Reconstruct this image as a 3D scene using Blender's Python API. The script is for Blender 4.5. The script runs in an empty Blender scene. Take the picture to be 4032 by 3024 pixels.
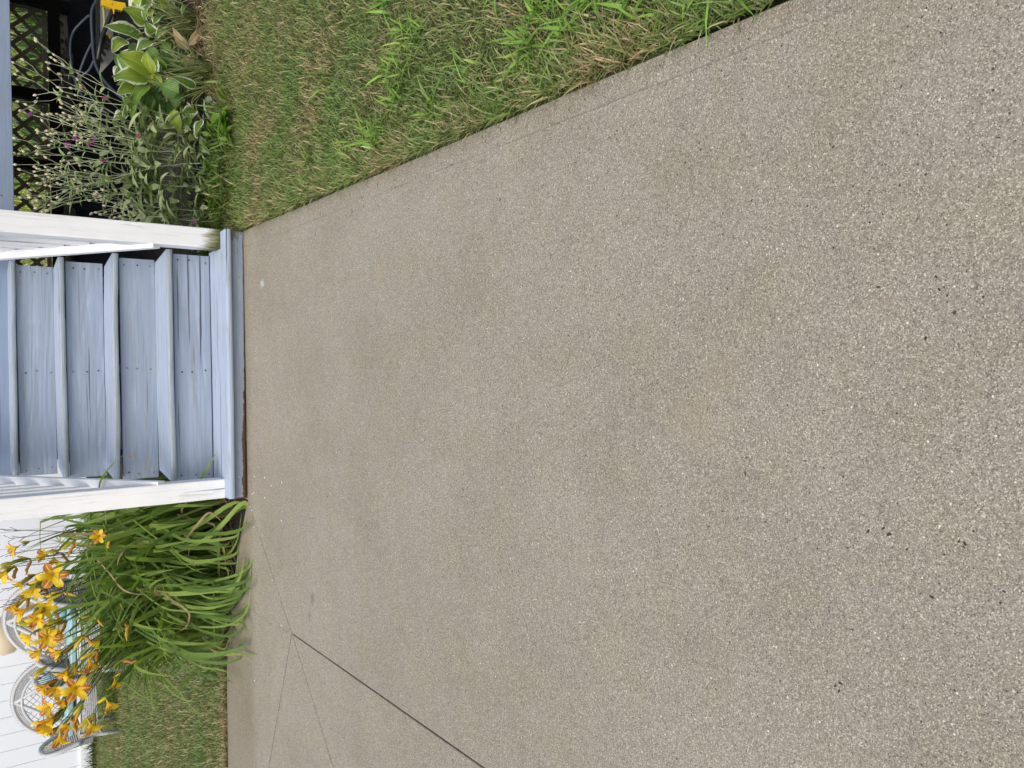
import bpy, bmesh, math, random
import numpy as np
from mathutils import Vector, Matrix, noise as mnoise

# ------------------------------------------------------------------ camera, sky, sun, exposure
scene = bpy.context.scene
col = scene.collection
YAW, PITCH, ROLL, H = -0.017154, 0.613102, -0.023316, 1.022058
F = 3000.0
fw = Vector((math.sin(YAW)*math.cos(PITCH), math.cos(YAW)*math.cos(PITCH), -math.sin(PITCH)))
rt = Vector((math.cos(YAW), -math.sin(YAW), 0.0))
up = rt.cross(fw)
rt, up = rt*math.cos(ROLL)+up*math.sin(ROLL), -rt*math.sin(ROLL)+up*math.cos(ROLL)
cd = bpy.data.cameras.new('camera'); cam = bpy.data.objects.new('camera', cd); col.objects.link(cam)
cd.sensor_width = 36.0; cd.lens = F/4032*36.0; cd.clip_start = 0.02; cd.clip_end = 500
m = Matrix.Identity(4)
for i, v in enumerate((-up, rt, -fw)):          # the phone was held on its side: the picture is turned a quarter
    for j in range(3): m[j][i] = v[j]
m[2][3] = H
cam.matrix_world = m
scene.camera = cam

SUN_EL, SUN_AZ = math.radians(58), math.radians(200)     # azimuth measured from +Y, clockwise: behind the viewer
w = bpy.data.worlds.new('World'); scene.world = w; w.use_nodes = True
wn = w.node_tree; wn.nodes.clear()
sky = wn.nodes.new('ShaderNodeTexSky'); sky.sky_type = 'NISHITA'; sky.sun_disc = False
sky.sun_elevation = SUN_EL; sky.sun_rotation = SUN_AZ; sky.dust_density = 4.0; sky.air_density = 1.0; sky.ozone_density = 0.6
bg = wn.nodes.new('ShaderNodeBackground'); bg.inputs[1].default_value = 0.14
wo = wn.nodes.new('ShaderNodeOutputWorld')
wn.links.new(sky.outputs[0], bg.inputs[0]); wn.links.new(bg.outputs[0], wo.inputs[0])
sl = bpy.data.lights.new('sun', 'SUN'); sl.energy = 1.45; sl.angle = math.radians(38); sl.color = (1.0, 0.965, 0.91)
so = bpy.data.objects.new('sun', sl); col.objects.link(so)
sd = Vector((math.sin(SUN_AZ)*math.cos(SUN_EL), math.cos(SUN_AZ)*math.cos(SUN_EL), math.sin(SUN_EL)))
so.rotation_euler = sd.to_track_quat('Z', 'Y').to_euler(); so.location = sd*30
scene.view_settings.view_transform = 'Standard'; scene.view_settings.look = 'None'
scene.view_settings.gamma = 1.0; scene.view_settings.exposure = 0.30; scene.view_settings.use_curve_mapping = False

def at(x, y, Y=None, z=None):
    """point of the place seen at photograph pixel (x, y), at depth Y or height z"""
    r = fw + rt*((1512-y)/F) + up*((2016-x)/F)
    t = (z-H)/r.z if Y is None else Y/r.y
    return Vector((0, 0, H)) + r*t

def sm(a, b, x):
    t = min(1, max(0, (x-a)/(b-a))); return t*t*(3-2*t)
def ground_z(x, y):
    s = 0.04 + (0.075-0.04)*sm(-1, 1, x)
    return s*max(0.0, y-4.5) - 0.012

# ------------------------------------------------------------------ helpers
def meta(o, label=None, cat=None, group=None, kind=None):
    if label: o['label'] = label
    if cat: o['category'] = cat
    if group: o['group'] = group
    if kind: o['kind'] = kind
    return o
def link(name, me, parent=None, loc=None, rot=None, scl=None):
    o = bpy.data.objects.new(name, me); col.objects.link(o)
    if parent: o.parent = parent
    if loc is not None: o.location = loc
    if rot is not None: o.rotation_euler = rot
    if scl is not None: o.scale = scl
    return o
def empty(name, loc=(0, 0, 0), rot=None): 
    o = link(name, None, None, loc, rot); o.empty_display_size = 0.1; return o
def mesh(name, V, Fc, mat=None, smooth=False, uv=None, colr=None):
    me = bpy.data.meshes.new(name); me.from_pydata([tuple(v) for v in V], [], Fc)
    if mat: me.materials.append(mat)
    if smooth: me.polygons.foreach_set('use_smooth', [True]*len(me.polygons))
    if uv is not None:
        l = me.uv_layers.new(name='UVMap'); a = np.array(uv, dtype=np.float32)
        idx = np.zeros(len(me.loops), dtype=np.int32); me.loops.foreach_get('vertex_index', idx)
        l.data.foreach_set('uv', a[idx].ravel())
    if colr is not None:
        ca = me.color_attributes.new('tint', 'FLOAT_COLOR', 'POINT')
        ca.data.foreach_set('color', np.array(colr, dtype=np.float32).ravel())
    me.update(); return me

class MB:
    """collects shapes of ONE mesh"""
    def __init__(s): s.V = []; s.F = []; s.UV = []
    def add(s, V, Fc, uv=None):
        k = len(s.V); s.V += [Vector(v) for v in V]; s.F += [[i+k for i in f] for f in Fc]
        s.UV += list(uv) if uv else [(0, 0)]*len(V)
    def box(s, a, b):
        x0, y0, z0 = a; x1, y1, z1 = b
        s.add([(x0,y0,z0),(x1,y0,z0),(x1,y1,z0),(x0,y1,z0),(x0,y0,z1),(x1,y0,z1),(x1,y1,z1),(x0,y1,z1)],
              [(0,3,2,1),(4,5,6,7),(0,1,5,4),(1,2,6,5),(2,3,7,6),(3,0,4,7)])
    def tube(s, P, r, n=6, cap=True):
        P = [Vector(p) for p in P]; R = r if isinstance(r, (list, tuple)) else [r]*len(P)
        V = []; Fc = []; a = None
        for i, p in enumerate(P):
            t = (P[min(i+1, len(P)-1)]-P[max(i-1, 0)]).normalized()
            if a is None:
                a = t.orthogonal().normalized()
            a = (a - t*a.dot(t)); a = a.normalized() if a.length > 1e-6 else t.orthogonal().normalized()
            b = t.cross(a)
            for k in range(n):
                q = 2*math.pi*k/n; V.append(p + (a*math.cos(q)+b*math.sin(q))*R[i])
        for i in range(len(P)-1):
            for k in range(n):
                k2 = (k+1) % n; Fc.append((i*n+k, i*n+k2, (i+1)*n+k2, (i+1)*n+k))
        if cap: Fc.append(tuple(range(n-1, -1, -1))); Fc.append(tuple((len(P)-1)*n+k for k in range(n)))
        s.add(V, Fc)
    def ball(s, c, rx, ry, rz, n=8, h=5, rot=None):
        V = [(0, 0, -rz)]; 
        for i in range(1, h):
            ph = math.pi*i/h
            for k in range(n): V.append((rx*math.sin(ph)*math.cos(2*math.pi*k/n), ry*math.sin(ph)*math.sin(2*math.pi*k/n), -rz*math.cos(ph)))
        V.append((0, 0, rz)); Fc = []
        for k in range(n): Fc.append((0, 1+(k+1)%n, 1+k))
        for i in range(h-2):
            for k in range(n):
                a = 1+i*n; Fc.append((a+k, a+(k+1)%n, a+n+(k+1)%n, a+n+k))
        l = 1+(h-2)*n
        for k in range(n): Fc.append((l+k, l+(k+1)%n, len(V)-1))
        V = [Vector(v) for v in V]
        if rot: V = [rot @ v for v in V]
        s.add([v+Vector(c) for v in V], Fc)
    def mesh(s, name, mat, smooth=False): return mesh(name, s.V, s.F, mat, smooth, s.UV)
    def build(s, name, mat, parent=None, smooth=False, **k): return link(name, s.mesh(name, mat, smooth), parent, **k)

def bez(P, n=12):
    """smooth curve through points (Catmull-Rom)"""
    P = [Vector(p) for p in P]; P = [P[0]*2-P[1]] + P + [P[-1]*2-P[-2]]; out = []
    for i in range(1, len(P)-2):
        for k in range(n):
            t = k/n; a, b, c, d = P[i-1], P[i], P[i+1], P[i+2]
            out.append(0.5*((2*b)+(c-a)*t+(2*a-5*b+4*c-d)*t*t+(3*b-a-3*c+d)*t**3))
    out.append(P[-2]); return out

# ------------------------------------------------------------------ materials
def mk(name):
    mt = bpy.data.materials.new(name); mt.use_nodes = True; nt = mt.node_tree
    b = nt.nodes['Principled BSDF']; return mt, nt, b
class N:
    def __init__(s, nt): s.nt = nt
    def n(s, t, **k):
        x = s.nt.nodes.new(t)
        for a, v in k.items(): setattr(x, a, v)
        return x
    def L(s, a, b): s.nt.links.new(a, b)
    def sock(s, inp, v):
        if hasattr(v, 'links'): s.L(v, inp)
        else: inp.default_value = v
    def math(s, op, a, b=0.0, c=None, clamp=False):
        x = s.n('ShaderNodeMath', operation=op, use_clamp=clamp); s.sock(x.inputs[0], a); s.sock(x.inputs[1], b)
        if c is not None: s.sock(x.inputs[2], c)
        return x.outputs[0]
    def mix(s, f, a, b, mode='MIX'):
        x = s.n('ShaderNodeMix', data_type='RGBA', blend_type=mode); s.sock(x.inputs[0], f)
        for i, v in ((6, a), (7, b)):
            if isinstance(v, tuple): x.inputs[i].default_value = (*v, 1) if len(v) == 3 else v
            else: s.L(v, x.inputs[i])
        return x.outputs[2]
    def ramp(s, f, lo, hi, to0=0.0, to1=1.0):
        x = s.n('ShaderNodeMapRange'); s.sock(x.inputs[0], f)
        for i, v in enumerate((lo, hi, to0, to1)): x.inputs[i+1].default_value = v
        return x.outputs[0]
    def cramp(s, f, stops):
        x = s.n('ShaderNodeValToRGB'); s.L(f, x.inputs[0]); e = x.color_ramp.elements
        while len(e) < len(stops): e.new(0.5)
        for i, (p, c) in enumerate(stops): e[i].position = p; e[i].color = (*c, 1)
        return x.outputs[0]
    def noise(s, vec, scale, detail=3.0, rough=0.5, dist=0.0):
        x = s.n('ShaderNodeTexNoise'); s.L(vec, x.inputs['Vector']); x.inputs['Scale'].default_value = scale
        x.inputs['Detail'].default_value = detail; x.inputs['Roughness'].default_value = rough; x.inputs['Distortion'].default_value = dist
        return x.outputs['Fac']
    def obj(s, rnd=True, scale=(1, 1, 1)):
        tc = s.n('ShaderNodeTexCoord'); v = tc.outputs['Object']
        mp = s.n('ShaderNodeMapping'); mp.inputs['Scale'].default_value = scale; s.L(v, mp.inputs['Vector']); v = mp.outputs[0]
        if rnd:
            oi = s.n('ShaderNodeObjectInfo'); k = s.math('MULTIPLY', oi.outputs['Random'], 37.0)
            a = s.n('ShaderNodeVectorMath', operation='ADD'); s.L(v, a.inputs[0]); s.L(k, a.inputs[1]); v = a.outputs[0]
        return v
    def bump(s, b, h, dist, strength=1.0):
        x = s.n('ShaderNodeBump'); s.L(h, x.inputs['Height']); x.inputs['Distance'].default_value = dist; x.inputs['Strength'].default_value = strength
        s.L(x.outputs[0], b.inputs['Normal'])

def plain(name, c, rough=0.6, var=0.12, scale=30.0, bump=0.0005, metal=0.0):
    mt, nt, b = mk(name); g = N(nt); v = g.obj()
    f = g.noise(v, scale, 4, 0.6)
    g.L(g.mix(f, tuple(x*(1-var) for x in c), tuple(min(1, x*(1+var)) for x in c)), b.inputs['Base Color'])
    b.inputs['Roughness'].default_value = rough; b.inputs['Metallic'].default_value = metal
    if bump: g.bump(b, g.noise(v, scale*4, 3, 0.6), bump)
    return mt

def painted_wood(name, c, axis='X', worn=(0.30, 0.32, 0.30), wear=0.0, crack=0.5, chips=None, moss=False, front_wear=None, grain=1.0, streak=0.08):
    """paint over softwood: raised grain, long checks, worn patches"""
    mt, nt, b = mk(name); g = N(nt)
    s1 = {'X': (1.3, 42, 42), 'Y': (42, 1.3, 42), 'Z': (42, 42, 1.3)}[axis]; s2 = {'X': (0.55, 5, 5), 'Y': (5, 0.55, 5), 'Z': (5, 5, 0.55)}[axis]
    sc = {'X': (0.75, 58, 58), 'Y': (58, 0.75, 58), 'Z': (58, 58, 0.75)}[axis]
    v = g.obj(True, s1); v2 = g.obj(True, s2); v3 = g.obj(True, sc); vo = g.obj(True)
    fine = g.noise(v, 1.6, 5, 0.65, 0.25)
    # rings: bands of a stretched, warped field
    ring0 = g.noise(v2, 1.1, 2, 0.45, 0.4)
    ring = g.math('SINE', g.math('MULTIPLY', ring0, 95.0))
    ring = g.ramp(ring, -1, 1, 0, 1)
    ck = g.noise(v3, 1.0, 3, 0.5, 0.35)
    ckm = g.ramp(ck, 0.69-0.05*crack, 0.715-0.045*crack, 0, 1)
    hair = g.ramp(g.noise(g.obj(True, {'X': (1.6, 120, 120), 'Y': (120, 1.6, 120), 'Z': (120, 120, 1.6)}[axis]), 1.0, 3, 0.6, 0.2), 0.58, 0.72, 0, 1)
    h = g.math('ADD', g.math('MULTIPLY', fine, 0.9), g.math('MULTIPLY', ring, 0.28*grain))
    h = g.math('SUBTRACT', h, g.math('MULTIPLY', ckm, 1.1))
    h = g.math('SUBTRACT', h, g.math('MULTIPLY', hair, 0.6*crack))
    scuff = g.noise(g.obj(True, {'X': (2.2, 20, 20), 'Y': (20, 2.2, 20), 'Z': (20, 20, 2.2)}[axis]), 1.0, 5, 0.72, 0.5)
    patch = g.noise(vo, 3.0, 4, 0.6)
    base = g.mix(g.ramp(patch, 0.3, 0.7), tuple(x*0.93 for x in c), tuple(min(0.9, x*1.04) for x in c))
    base = g.mix(g.math('MULTIPLY', g.ramp(fine, 0.35, 0.7, 1, 0), streak*2.2), base, tuple(x*0.62 for x in c))
    base = g.mix(g.ramp(scuff, 0.52, 0.66, 0, 4.0*streak+0.1), base, tuple(x*0.80 for x in c))
    base = g.mix(g.ramp(scuff, 0.46, 0.34, 0, 2.5*streak), base, tuple(min(0.9, x*1.22) for x in c))
    base = g.mix(g.math('MULTIPLY', ring, streak*grain), base, tuple(x*0.7 for x in c))
    base = g.mix(g.math('MULTIPLY', hair, 0.55*crack), base, tuple(x*0.5 for x in c))
    if wear > 0:
        wm = g.math('MULTIPLY', g.ramp(g.noise(g.obj(True, {'X': (3, 26, 26), 'Y': (26, 3, 26), 'Z': (26, 26, 3)}[axis]), 1.5, 5, 0.7), 0.62-wear*0.2, 0.70-wear*0.2), 0.75)
        base = g.mix(wm, base, worn)
    tc = g.n('ShaderNodeTexCoord'); sp = g.n('ShaderNodeSeparateXYZ'); g.L(tc.outputs['Object'], sp.inputs[0])
    if front_wear:
        fm = g.ramp(sp.outputs['Y'], front_wear+0.004, front_wear-0.004, 0, 1)
        bl = g.ramp(g.noise(g.obj(True, (2.2, 90, 90)), 1.5, 4, 0.7), 0.42, 0.6)
        base = g.mix(g.math('MULTIPLY', fm, g.math('ADD', g.math('MULTIPLY', bl, 0.6), 0.18)), base, (0.26, 0.30, 0.27))
    base = g.mix(g.math('MULTIPLY', ckm, 0.85), base, (0.035, 0.035, 0.05))
    if chips:
        # lower edge: paint gone down to old brown stain, more towards one end
        nz = g.noise(g.obj(False, (14, 14, 45)), 1.0, 5, 0.7)
        lim = g.math('ADD', g.math('MULTIPLY', g.ramp(sp.outputs['X'], -0.5, 0.35, 1, 0.0), 0.022), -0.034)
        e = g.math('SUBTRACT', g.math('ADD', lim, g.math('MULTIPLY', g.math('SUBTRACT', nz, 0.5), 0.035)), sp.outputs['Z'])
        base = g.mix(g.ramp(e, 0.0, 0.001), base, chips)
        e2 = g.math('ADD', g.math('MULTIPLY', g.math('SUBTRACT', nz, 0.45), 2.2), g.ramp(sp.outputs['X'], 0.45, 0.62, 0, 0.55))
        base = g.mix(g.ramp(e2, 0.52, 0.6), base, (0.16, 0.15, 0.125))
    if moss:
        nz = g.noise(g.obj(False, (60, 60, 7)), 1.0, 4, 0.7)
        zz = g.math('ADD', sp.outputs['Z'], g.math('MULTIPLY', g.math('SUBTRACT', nz, 0.5), -0.14))
        inner = g.ramp(sp.outputs['X'], 0.045, -0.03, 0.0, 0.035)
        zz = g.math('SUBTRACT', g.math('SUBTRACT', zz, inner), 0.012)
        base = g.mix(g.math('MULTIPLY', g.ramp(zz, 0.045, 0.0), 0.9), base, (0.17, 0.17, 0.05))
        base = g.mix(g.math('MULTIPLY', g.ramp(zz, 0.0, -0.03), 0.9), base, (0.06, 0.055, 0.015))
    g.L(base, b.inputs['Base Color']); b.inputs['Roughness'].default_value = 0.55
    b.inputs['Specular IOR Level'].default_value = 0.35
    g.bump(b, h, 0.0016, 0.8)
    return mt

BLUE = (0.315, 0.40, 0.545)
M_tread = painted_wood('blue_tread_paint', (0.41, 0.485, 0.60), wear=0.34, crack=0.35, front_wear=-0.128, grain=0.5, streak=0.10)
M_riser = painted_wood('blue_riser_paint', (0.37, 0.435, 0.54), wear=0.26, crack=0.78, grain=1.5, streak=0.24)
M_base = painted_wood('chipped_blue_paint', (0.27, 0.32, 0.39), wear=0.45, crack=0.95, chips=(0.085, 0.045, 0.03), grain=0.9, streak=0.16)
M_brown = painted_wood('old_brown_stain', (0.11, 0.045, 0.025), wear=0.2, crack=0.6)
M_fascia = painted_wood('blue_fascia_paint', (0.26, 0.325, 0.44), wear=0.1, crack=0.2, grain=0.5)
M_white = painted_wood('white_post_paint', (0.86, 0.88, 0.90), axis='Z', worn=(0.6, 0.6, 0.58), wear=0.12, crack=0.95, grain=0.25, streak=0.03)
M_whitemoss = painted_wood('white_post_paint_mossy', (0.86, 0.88, 0.89), axis='Z', worn=(0.6, 0.6, 0.58), wear=0.12, crack=1.0, moss=True, grain=0.25, streak=0.03)
M_whiterail = painted_wood('white_rail_paint', (0.86, 0.87, 0.87), axis='Y', worn=(0.6, 0.6, 0.58), wear=0.05, crack=0.3, grain=0.2, streak=0.03)
M_dark = plain('shade_dark_timber', (0.018, 0.015, 0.014), 0.85, 0.4)  # shade under the deck put into the timber colour
M_latt = plain('brown_lattice_wood', (0.55, 0.47, 0.41), 0.8, 0.25)  # brown lightened to make up for the light missing under the deck
M_screw = plain('dull_screw', (0.35, 0.37, 0.40), 0.5, 0.2, metal=0.3)
M_screwd = plain('dark_screw_hole', (0.03, 0.035, 0.05), 0.8, 0.2)
M_rust = plain('rusty_bolt', (0.30, 0.27, 0.24), 0.6, 0.3, 300)
M_vinyl = plain('white_vinyl', (0.85, 0.89, 0.935), 0.4, 0.02, 2.0, 0)
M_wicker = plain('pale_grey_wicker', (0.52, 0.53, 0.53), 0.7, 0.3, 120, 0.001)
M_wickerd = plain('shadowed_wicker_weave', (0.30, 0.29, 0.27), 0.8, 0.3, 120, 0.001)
M_aqua = plain('aqua_cushion', (0.30, 0.47, 0.49), 0.85, 0.12, 12)
M_cream = plain('cream_pot', (0.72, 0.60, 0.40), 0.7, 0.08, 8)
M_hose = plain('slate_blue_hose', (0.030, 0.042, 0.062), 0.45, 0.2, 40, 0)
M_blackpl = plain('black_plastic', (0.018, 0.019, 0.022), 0.4, 0.2, 30, 0)
M_greypl = plain('warm_grey_plastic', (0.27, 0.26, 0.26), 0.5, 0.1, 10, 0.0002)
M_yelpl = plain('yellow_plastic', (0.72, 0.44, 0.01), 0.4, 0.08, 30, 0.0003)
M_limetube = plain('faded_lime_tube', (0.30, 0.33, 0.10), 0.5, 0.15, 60, 0.0003)
M_stone = plain('pale_edging_stone', (0.20, 0.19, 0.18), 0.9, 0.4, 25, 0.004)

# --- exposed, washed concrete
def line_mask(g, sp, p0, p1, wdt, soft=0.0006, wob=None, rng=True):
    dx, dy = p1[0]-p0[0], p1[1]-p0[1]; L = math.hypot(dx, dy); dx /= L; dy /= L
    ax = g.math('SUBTRACT', sp.outputs['X'], p0[0]); ay = g.math('SUBTRACT', sp.outputs['Y'], p0[1])
    al = g.math('ADD', g.math('MULTIPLY', ax, dx), g.math('MULTIPLY', ay, dy))
    ac = g.math('SUBTRACT', g.math('MULTIPLY', ax, dy), g.math('MULTIPLY', ay, dx))
    if wob: ac = g.math('ADD', ac, wob)
    mk_ = g.ramp(g.math('ABSOLUTE', ac), wdt, wdt+soft, 1, 0)
    mk_ = g.math('MULTIPLY', mk_, g.math('MULTIPLY', g.math('GREATER_THAN', al, 0.0), g.math('LESS_THAN', al, L)))
    return mk_
def concrete():
    mt, nt, b = mk('washed_concrete'); g = N(nt)
    tc = g.n('ShaderNodeTexCoord'); v = tc.outputs['Object']; sp = g.n('ShaderNodeSeparateXYZ'); g.L(v, sp.inputs[0])
    vo = g.n('ShaderNodeTexVoronoi'); g.L(v, vo.inputs['Vector']); vo.inputs['Scale'].default_value = 600; vo.inputs['Randomness'].default_value = 1
    sc = g.n('ShaderNodeSeparateColor'); g.L(vo.outputs['Color'], sc.inputs[0]); r = sc.outputs[0]
    vb = g.n('ShaderNodeTexVoronoi'); g.L(v, vb.inputs['Vector']); vb.inputs['Scale'].default_value = 165
    sb = g.n('ShaderNodeSeparateColor'); g.L(vb.outputs['Color'], sb.inputs[0])
    grit = g.noise(v, 800, 2, 0.7); cl = g.noise(v, 55, 3, 0.6)
    c = g.cramp(r, [(0.0, (0.04, 0.037, 0.037)), (0.05, (0.115, 0.105, 0.092)), (0.25, (0.215, 0.198, 0.165)), (0.60, (0.285, 0.266, 0.222)), (0.86, (0.385, 0.37, 0.30)), (0.97, (0.60, 0.59, 0.50))])
    c = g.mix(g.ramp(grit, 0.3, 0.7, 0.0, 0.55), c, (0.175, 0.162, 0.136))
    c = g.mix(g.ramp(cl, 0.35, 0.7, 0.0, 0.28), c, (0.31, 0.292, 0.245))
    md = g.noise(v, 170, 2, 0.75); c = g.mix(g.ramp(md, 0.40, 0.62, 0.0, 0.55), c, (0.74, 0.73, 0.71), 'MULTIPLY')
    md2 = g.noise(v, 230, 2, 0.7); c = g.mix(g.ramp(md2, 0.54, 0.68, 0.0, 0.5), c, (1.28, 1.27, 1.22), 'MULTIPLY')
    # single dark pebbles and pits
    dk = g.math('MULTIPLY', g.math('GREATER_THAN', sb.outputs[1], 0.984), g.ramp(g.math('ADD', vb.outputs['Distance'], g.math('MULTIPLY', g.noise(v, 330, 2, 0.6), 0.5)), 0.44, 0.52, 1, 0))
    c = g.mix(dk, c, (0.03, 0.03, 0.04))
    lt = g.math('MULTIPLY', g.math('GREATER_THAN', sb.outputs[0], 0.985), g.ramp(vb.outputs['Distance'], 0.24, 0.3, 1, 0))
    c = g.mix(lt, c, (0.58, 0.56, 0.5))
    # mottling, tan and rust stains
    big = g.noise(v, 1.7, 4, 0.6); mid = g.noise(v, 7.5, 4, 0.6); sm_ = g.noise(v, 22, 4, 0.65)
    c = g.mix(g.ramp(big, 0.38, 0.64, 0, 0.75), c, (0.88, 0.86, 0.825), 'MULTIPLY')
    dirt = g.noise(v, 3.6, 6, 0.72, 0.6); c = g.mix(g.ramp(dirt, 0.50, 0.68, 0, 0.55), c, (0.86, 0.835, 0.79), 'MULTIPLY')
    pale = g.noise(v, 2.3, 5, 0.66, 0.3); c = g.mix(g.ramp(pale, 0.52, 0.68, 0, 0.5), c, (1.10, 1.10, 1.08), 'MULTIPLY')
    scf = g.noise(v, 12.0, 6, 0.75, 1.2); c = g.mix(g.ramp(scf, 0.60, 0.72, 0, 0.45), c, (0.76, 0.76, 0.77), 'MULTIPLY')
    c = g.mix(g.ramp(mid, 0.44, 0.68, 0, 0.42), c, (1.0, 0.95, 0.82), 'MULTIPLY')
    c = g.mix(g.ramp(sm_, 0.5, 0.75, 0, 0.35), c, (0.80, 0.79, 0.80), 'MULTIPLY')
    vr = g.n('ShaderNodeTexVoronoi'); g.L(v, vr.inputs['Vector']); vr.inputs['Scale'].default_value = 4.3
    sr = g.n('ShaderNodeSeparateColor'); g.L(vr.outputs['Color'], sr.inputs[0])
    rust = g.math('MULTIPLY', g.math('GREATER_THAN', sr.outputs[2], 0.74), g.ramp(g.math('ADD', vr.outputs['Distance'], g.math('MULTIPLY', g.noise(v, 60, 3, 0.7), 0.25)), 0.11, 0.25, 0.35, 0))
    c = g.mix(rust, c, (0.33, 0.23, 0.14))
    bx_ = g.math('ADD', g.math('SUBTRACT', sp.outputs['X'], g.math('MULTIPLY', sp.outputs['Y'], 0.0384)), g.math('MULTIPLY', g.math('SUBTRACT', g.noise(v, 18, 5, 0.75), 0.5), 0.10))
    c = g.mix(g.ramp(bx_, 0.49, 0.56, 0, 0.8), c, (0.70, 0.67, 0.62), 'MULTIPLY')
    by_ = g.math('ADD', sp.outputs['Y'], g.math('MULTIPLY', g.math('SUBTRACT', g.noise(v, 16, 5, 0.75), 0.5), 0.22))
    c = g.mix(g.ramp(by_, 3.50, 3.62, 0, 0.7), c, (0.76, 0.72, 0.66), 'MULTIPLY')
    # tooled border line, wandering crack, stains
    wob = g.math('MULTIPLY', g.math('SUBTRACT', g.noise(v, 6, 2, 0.5), 0.5), 0.004)
    ln = line_mask(g, sp, (0.598, 3.60), (0.488, -0.2), 0.0006, 0.0022, wob)
    ln = g.math('MULTIPLY', ln, g.ramp(g.noise(v, 3.2, 2, 0.5), 0.36, 0.52, 0.08, 0.75))
    wob2 = g.math('MULTIPLY', g.math('SUBTRACT', g.noise(v, 9, 5, 0.75), 0.5), 0.15)
    cr = line_mask(g, sp, (-1.04, 3.03), (-1.10, 3.86), 0.0010, 0.0016, wob2)
    dm = g.math('MAXIMUM', g.math('MULTIPLY', ln, 0.6), g.math('MULTIPLY', cr, 0.7))
    c = g.mix(g.math('MULTIPLY', dm, 0.8), c, (0.09, 0.08, 0.07))
    def blob(cx, cy, rx, ry, colr, amt):
        nonlocal c
        ax = g.math('DIVIDE', g.math('SUBTRACT', sp.outputs['X'], cx), rx); ay = g.math('DIVIDE', g.math('SUBTRACT', sp.outputs['Y'], cy), ry)
        d = g.math('SQRT', g.math('ADD', g.math('MULTIPLY', ax, ax), g.math('MULTIPLY', ay, ay)))
        d = g.math('ADD', d, g.math('MULTIPLY', g.math('SUBTRACT', g.noise(v, 45, 3, 0.7), 0.5), 1.6))
        c = g.mix(g.ramp(d, 0.4, 1.0, amt, 0), c, colr)
    p = at(1032, 1116, z=0); blob(p.x, p.y, 0.022, 0.035, (0.38, 0.42, 0.47), 0.8)
    p = at(1230, 2360, z=0); blob(p.x, p.y, 0.035, 0.02, (0.12, 0.11, 0.10), 0.6)
    p = at(1218, 2425, z=0); blob(p.x, p.y, 0.03, 0.02, (0.13, 0.12, 0.11), 0.55)
    p = at(1215, 2905, z=0); blob(p.x, p.y, 0.02, 0.02, (0.33, 0.24, 0.14), 0.5)
    for bx0, by0, r1, r2, am in ((2750, 1680, .07, .10, .28), (2850, 1480, .05, .06, .25), (3480, 1200, .02, .03, .3), (2250, 2250, .10, .12, .18), (3050, 340, .03, .04, .3), (2560, 1250, .06, .05, .18), (1500, 1700, .10, .14, .15)):
        p = at(bx0, by0, z=0); blob(p.x, p.y, r1, r2, (0.28, 0.225, 0.16), am*0.55)
    g.L(c, b.inputs['Base Color']); b.inputs['Roughness'].default_value = 0.82; b.inputs['Specular IOR Level'].default_value = 0.3
    c = g.mix(1.0, c, (1.24, 1.225, 1.17), 'MULTIPLY'); nt.links.new(c, b.inputs['Base Color'])
    h = g.math('ADD', g.math('MULTIPLY', vo.outputs['Distance'], -0.55), g.math('ADD', g.math('MULTIPLY', grit, 0.5), g.math('MULTIPLY', cl, 0.8)))
    h = g.math('SUBTRACT', h, g.math('MULTIPLY', dm, 1.2)); h = g.math('SUBTRACT', h, dk)
    g.bump(b, h, 0.0016, 0.75)
    return mt
M_conc = concrete()
def soil():
    mt, nt, b = mk('damp_mulch_soil'); g = N(nt); v = g.n('ShaderNodeTexCoord').outputs['Object']
    vo = g.n('ShaderNodeTexVoronoi'); g.L(v, vo.inputs['Vector']); vo.inputs['Scale'].default_value = 70
    f = g.noise(v, 90, 5, 0.7); c = g.cramp(f, [(0.25, (0.006, 0.005, 0.004)), (0.5, (0.026, 0.02, 0.015)), (0.75, (0.075, 0.06, 0.045))])
    c = g.mix(g.ramp(g.noise(v, 6, 3, 0.5), 0.4, 0.7, 0, 0.6), c, (0.02, 0.016, 0.012))
    g.L(c, b.inputs['Base Color']); b.inputs['Roughness'].default_value = 0.95
    g.bump(b, g.math('ADD', f, g.math('MULTIPLY', vo.outputs['Distance'], 0.8)), 0.012); return mt
M_soil = soil()
def turf():
    mt, nt, b = mk('turf_thatch'); g = N(nt); v = g.n('ShaderNodeTexCoord').outputs['Object']
    f = g.noise(v, 60, 5, 0.7); c = g.cramp(f, [(0.3, (0.04, 0.05, 0.018)), (0.55, (0.09, 0.11, 0.035)), (0.75, (0.16, 0.16, 0.07))])
    g.L(c, b.inputs['Base Color']); b.inputs['Roughness'].default_value = 0.95; g.bump(b, f, 0.02); return mt
M_turf = turf()

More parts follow.
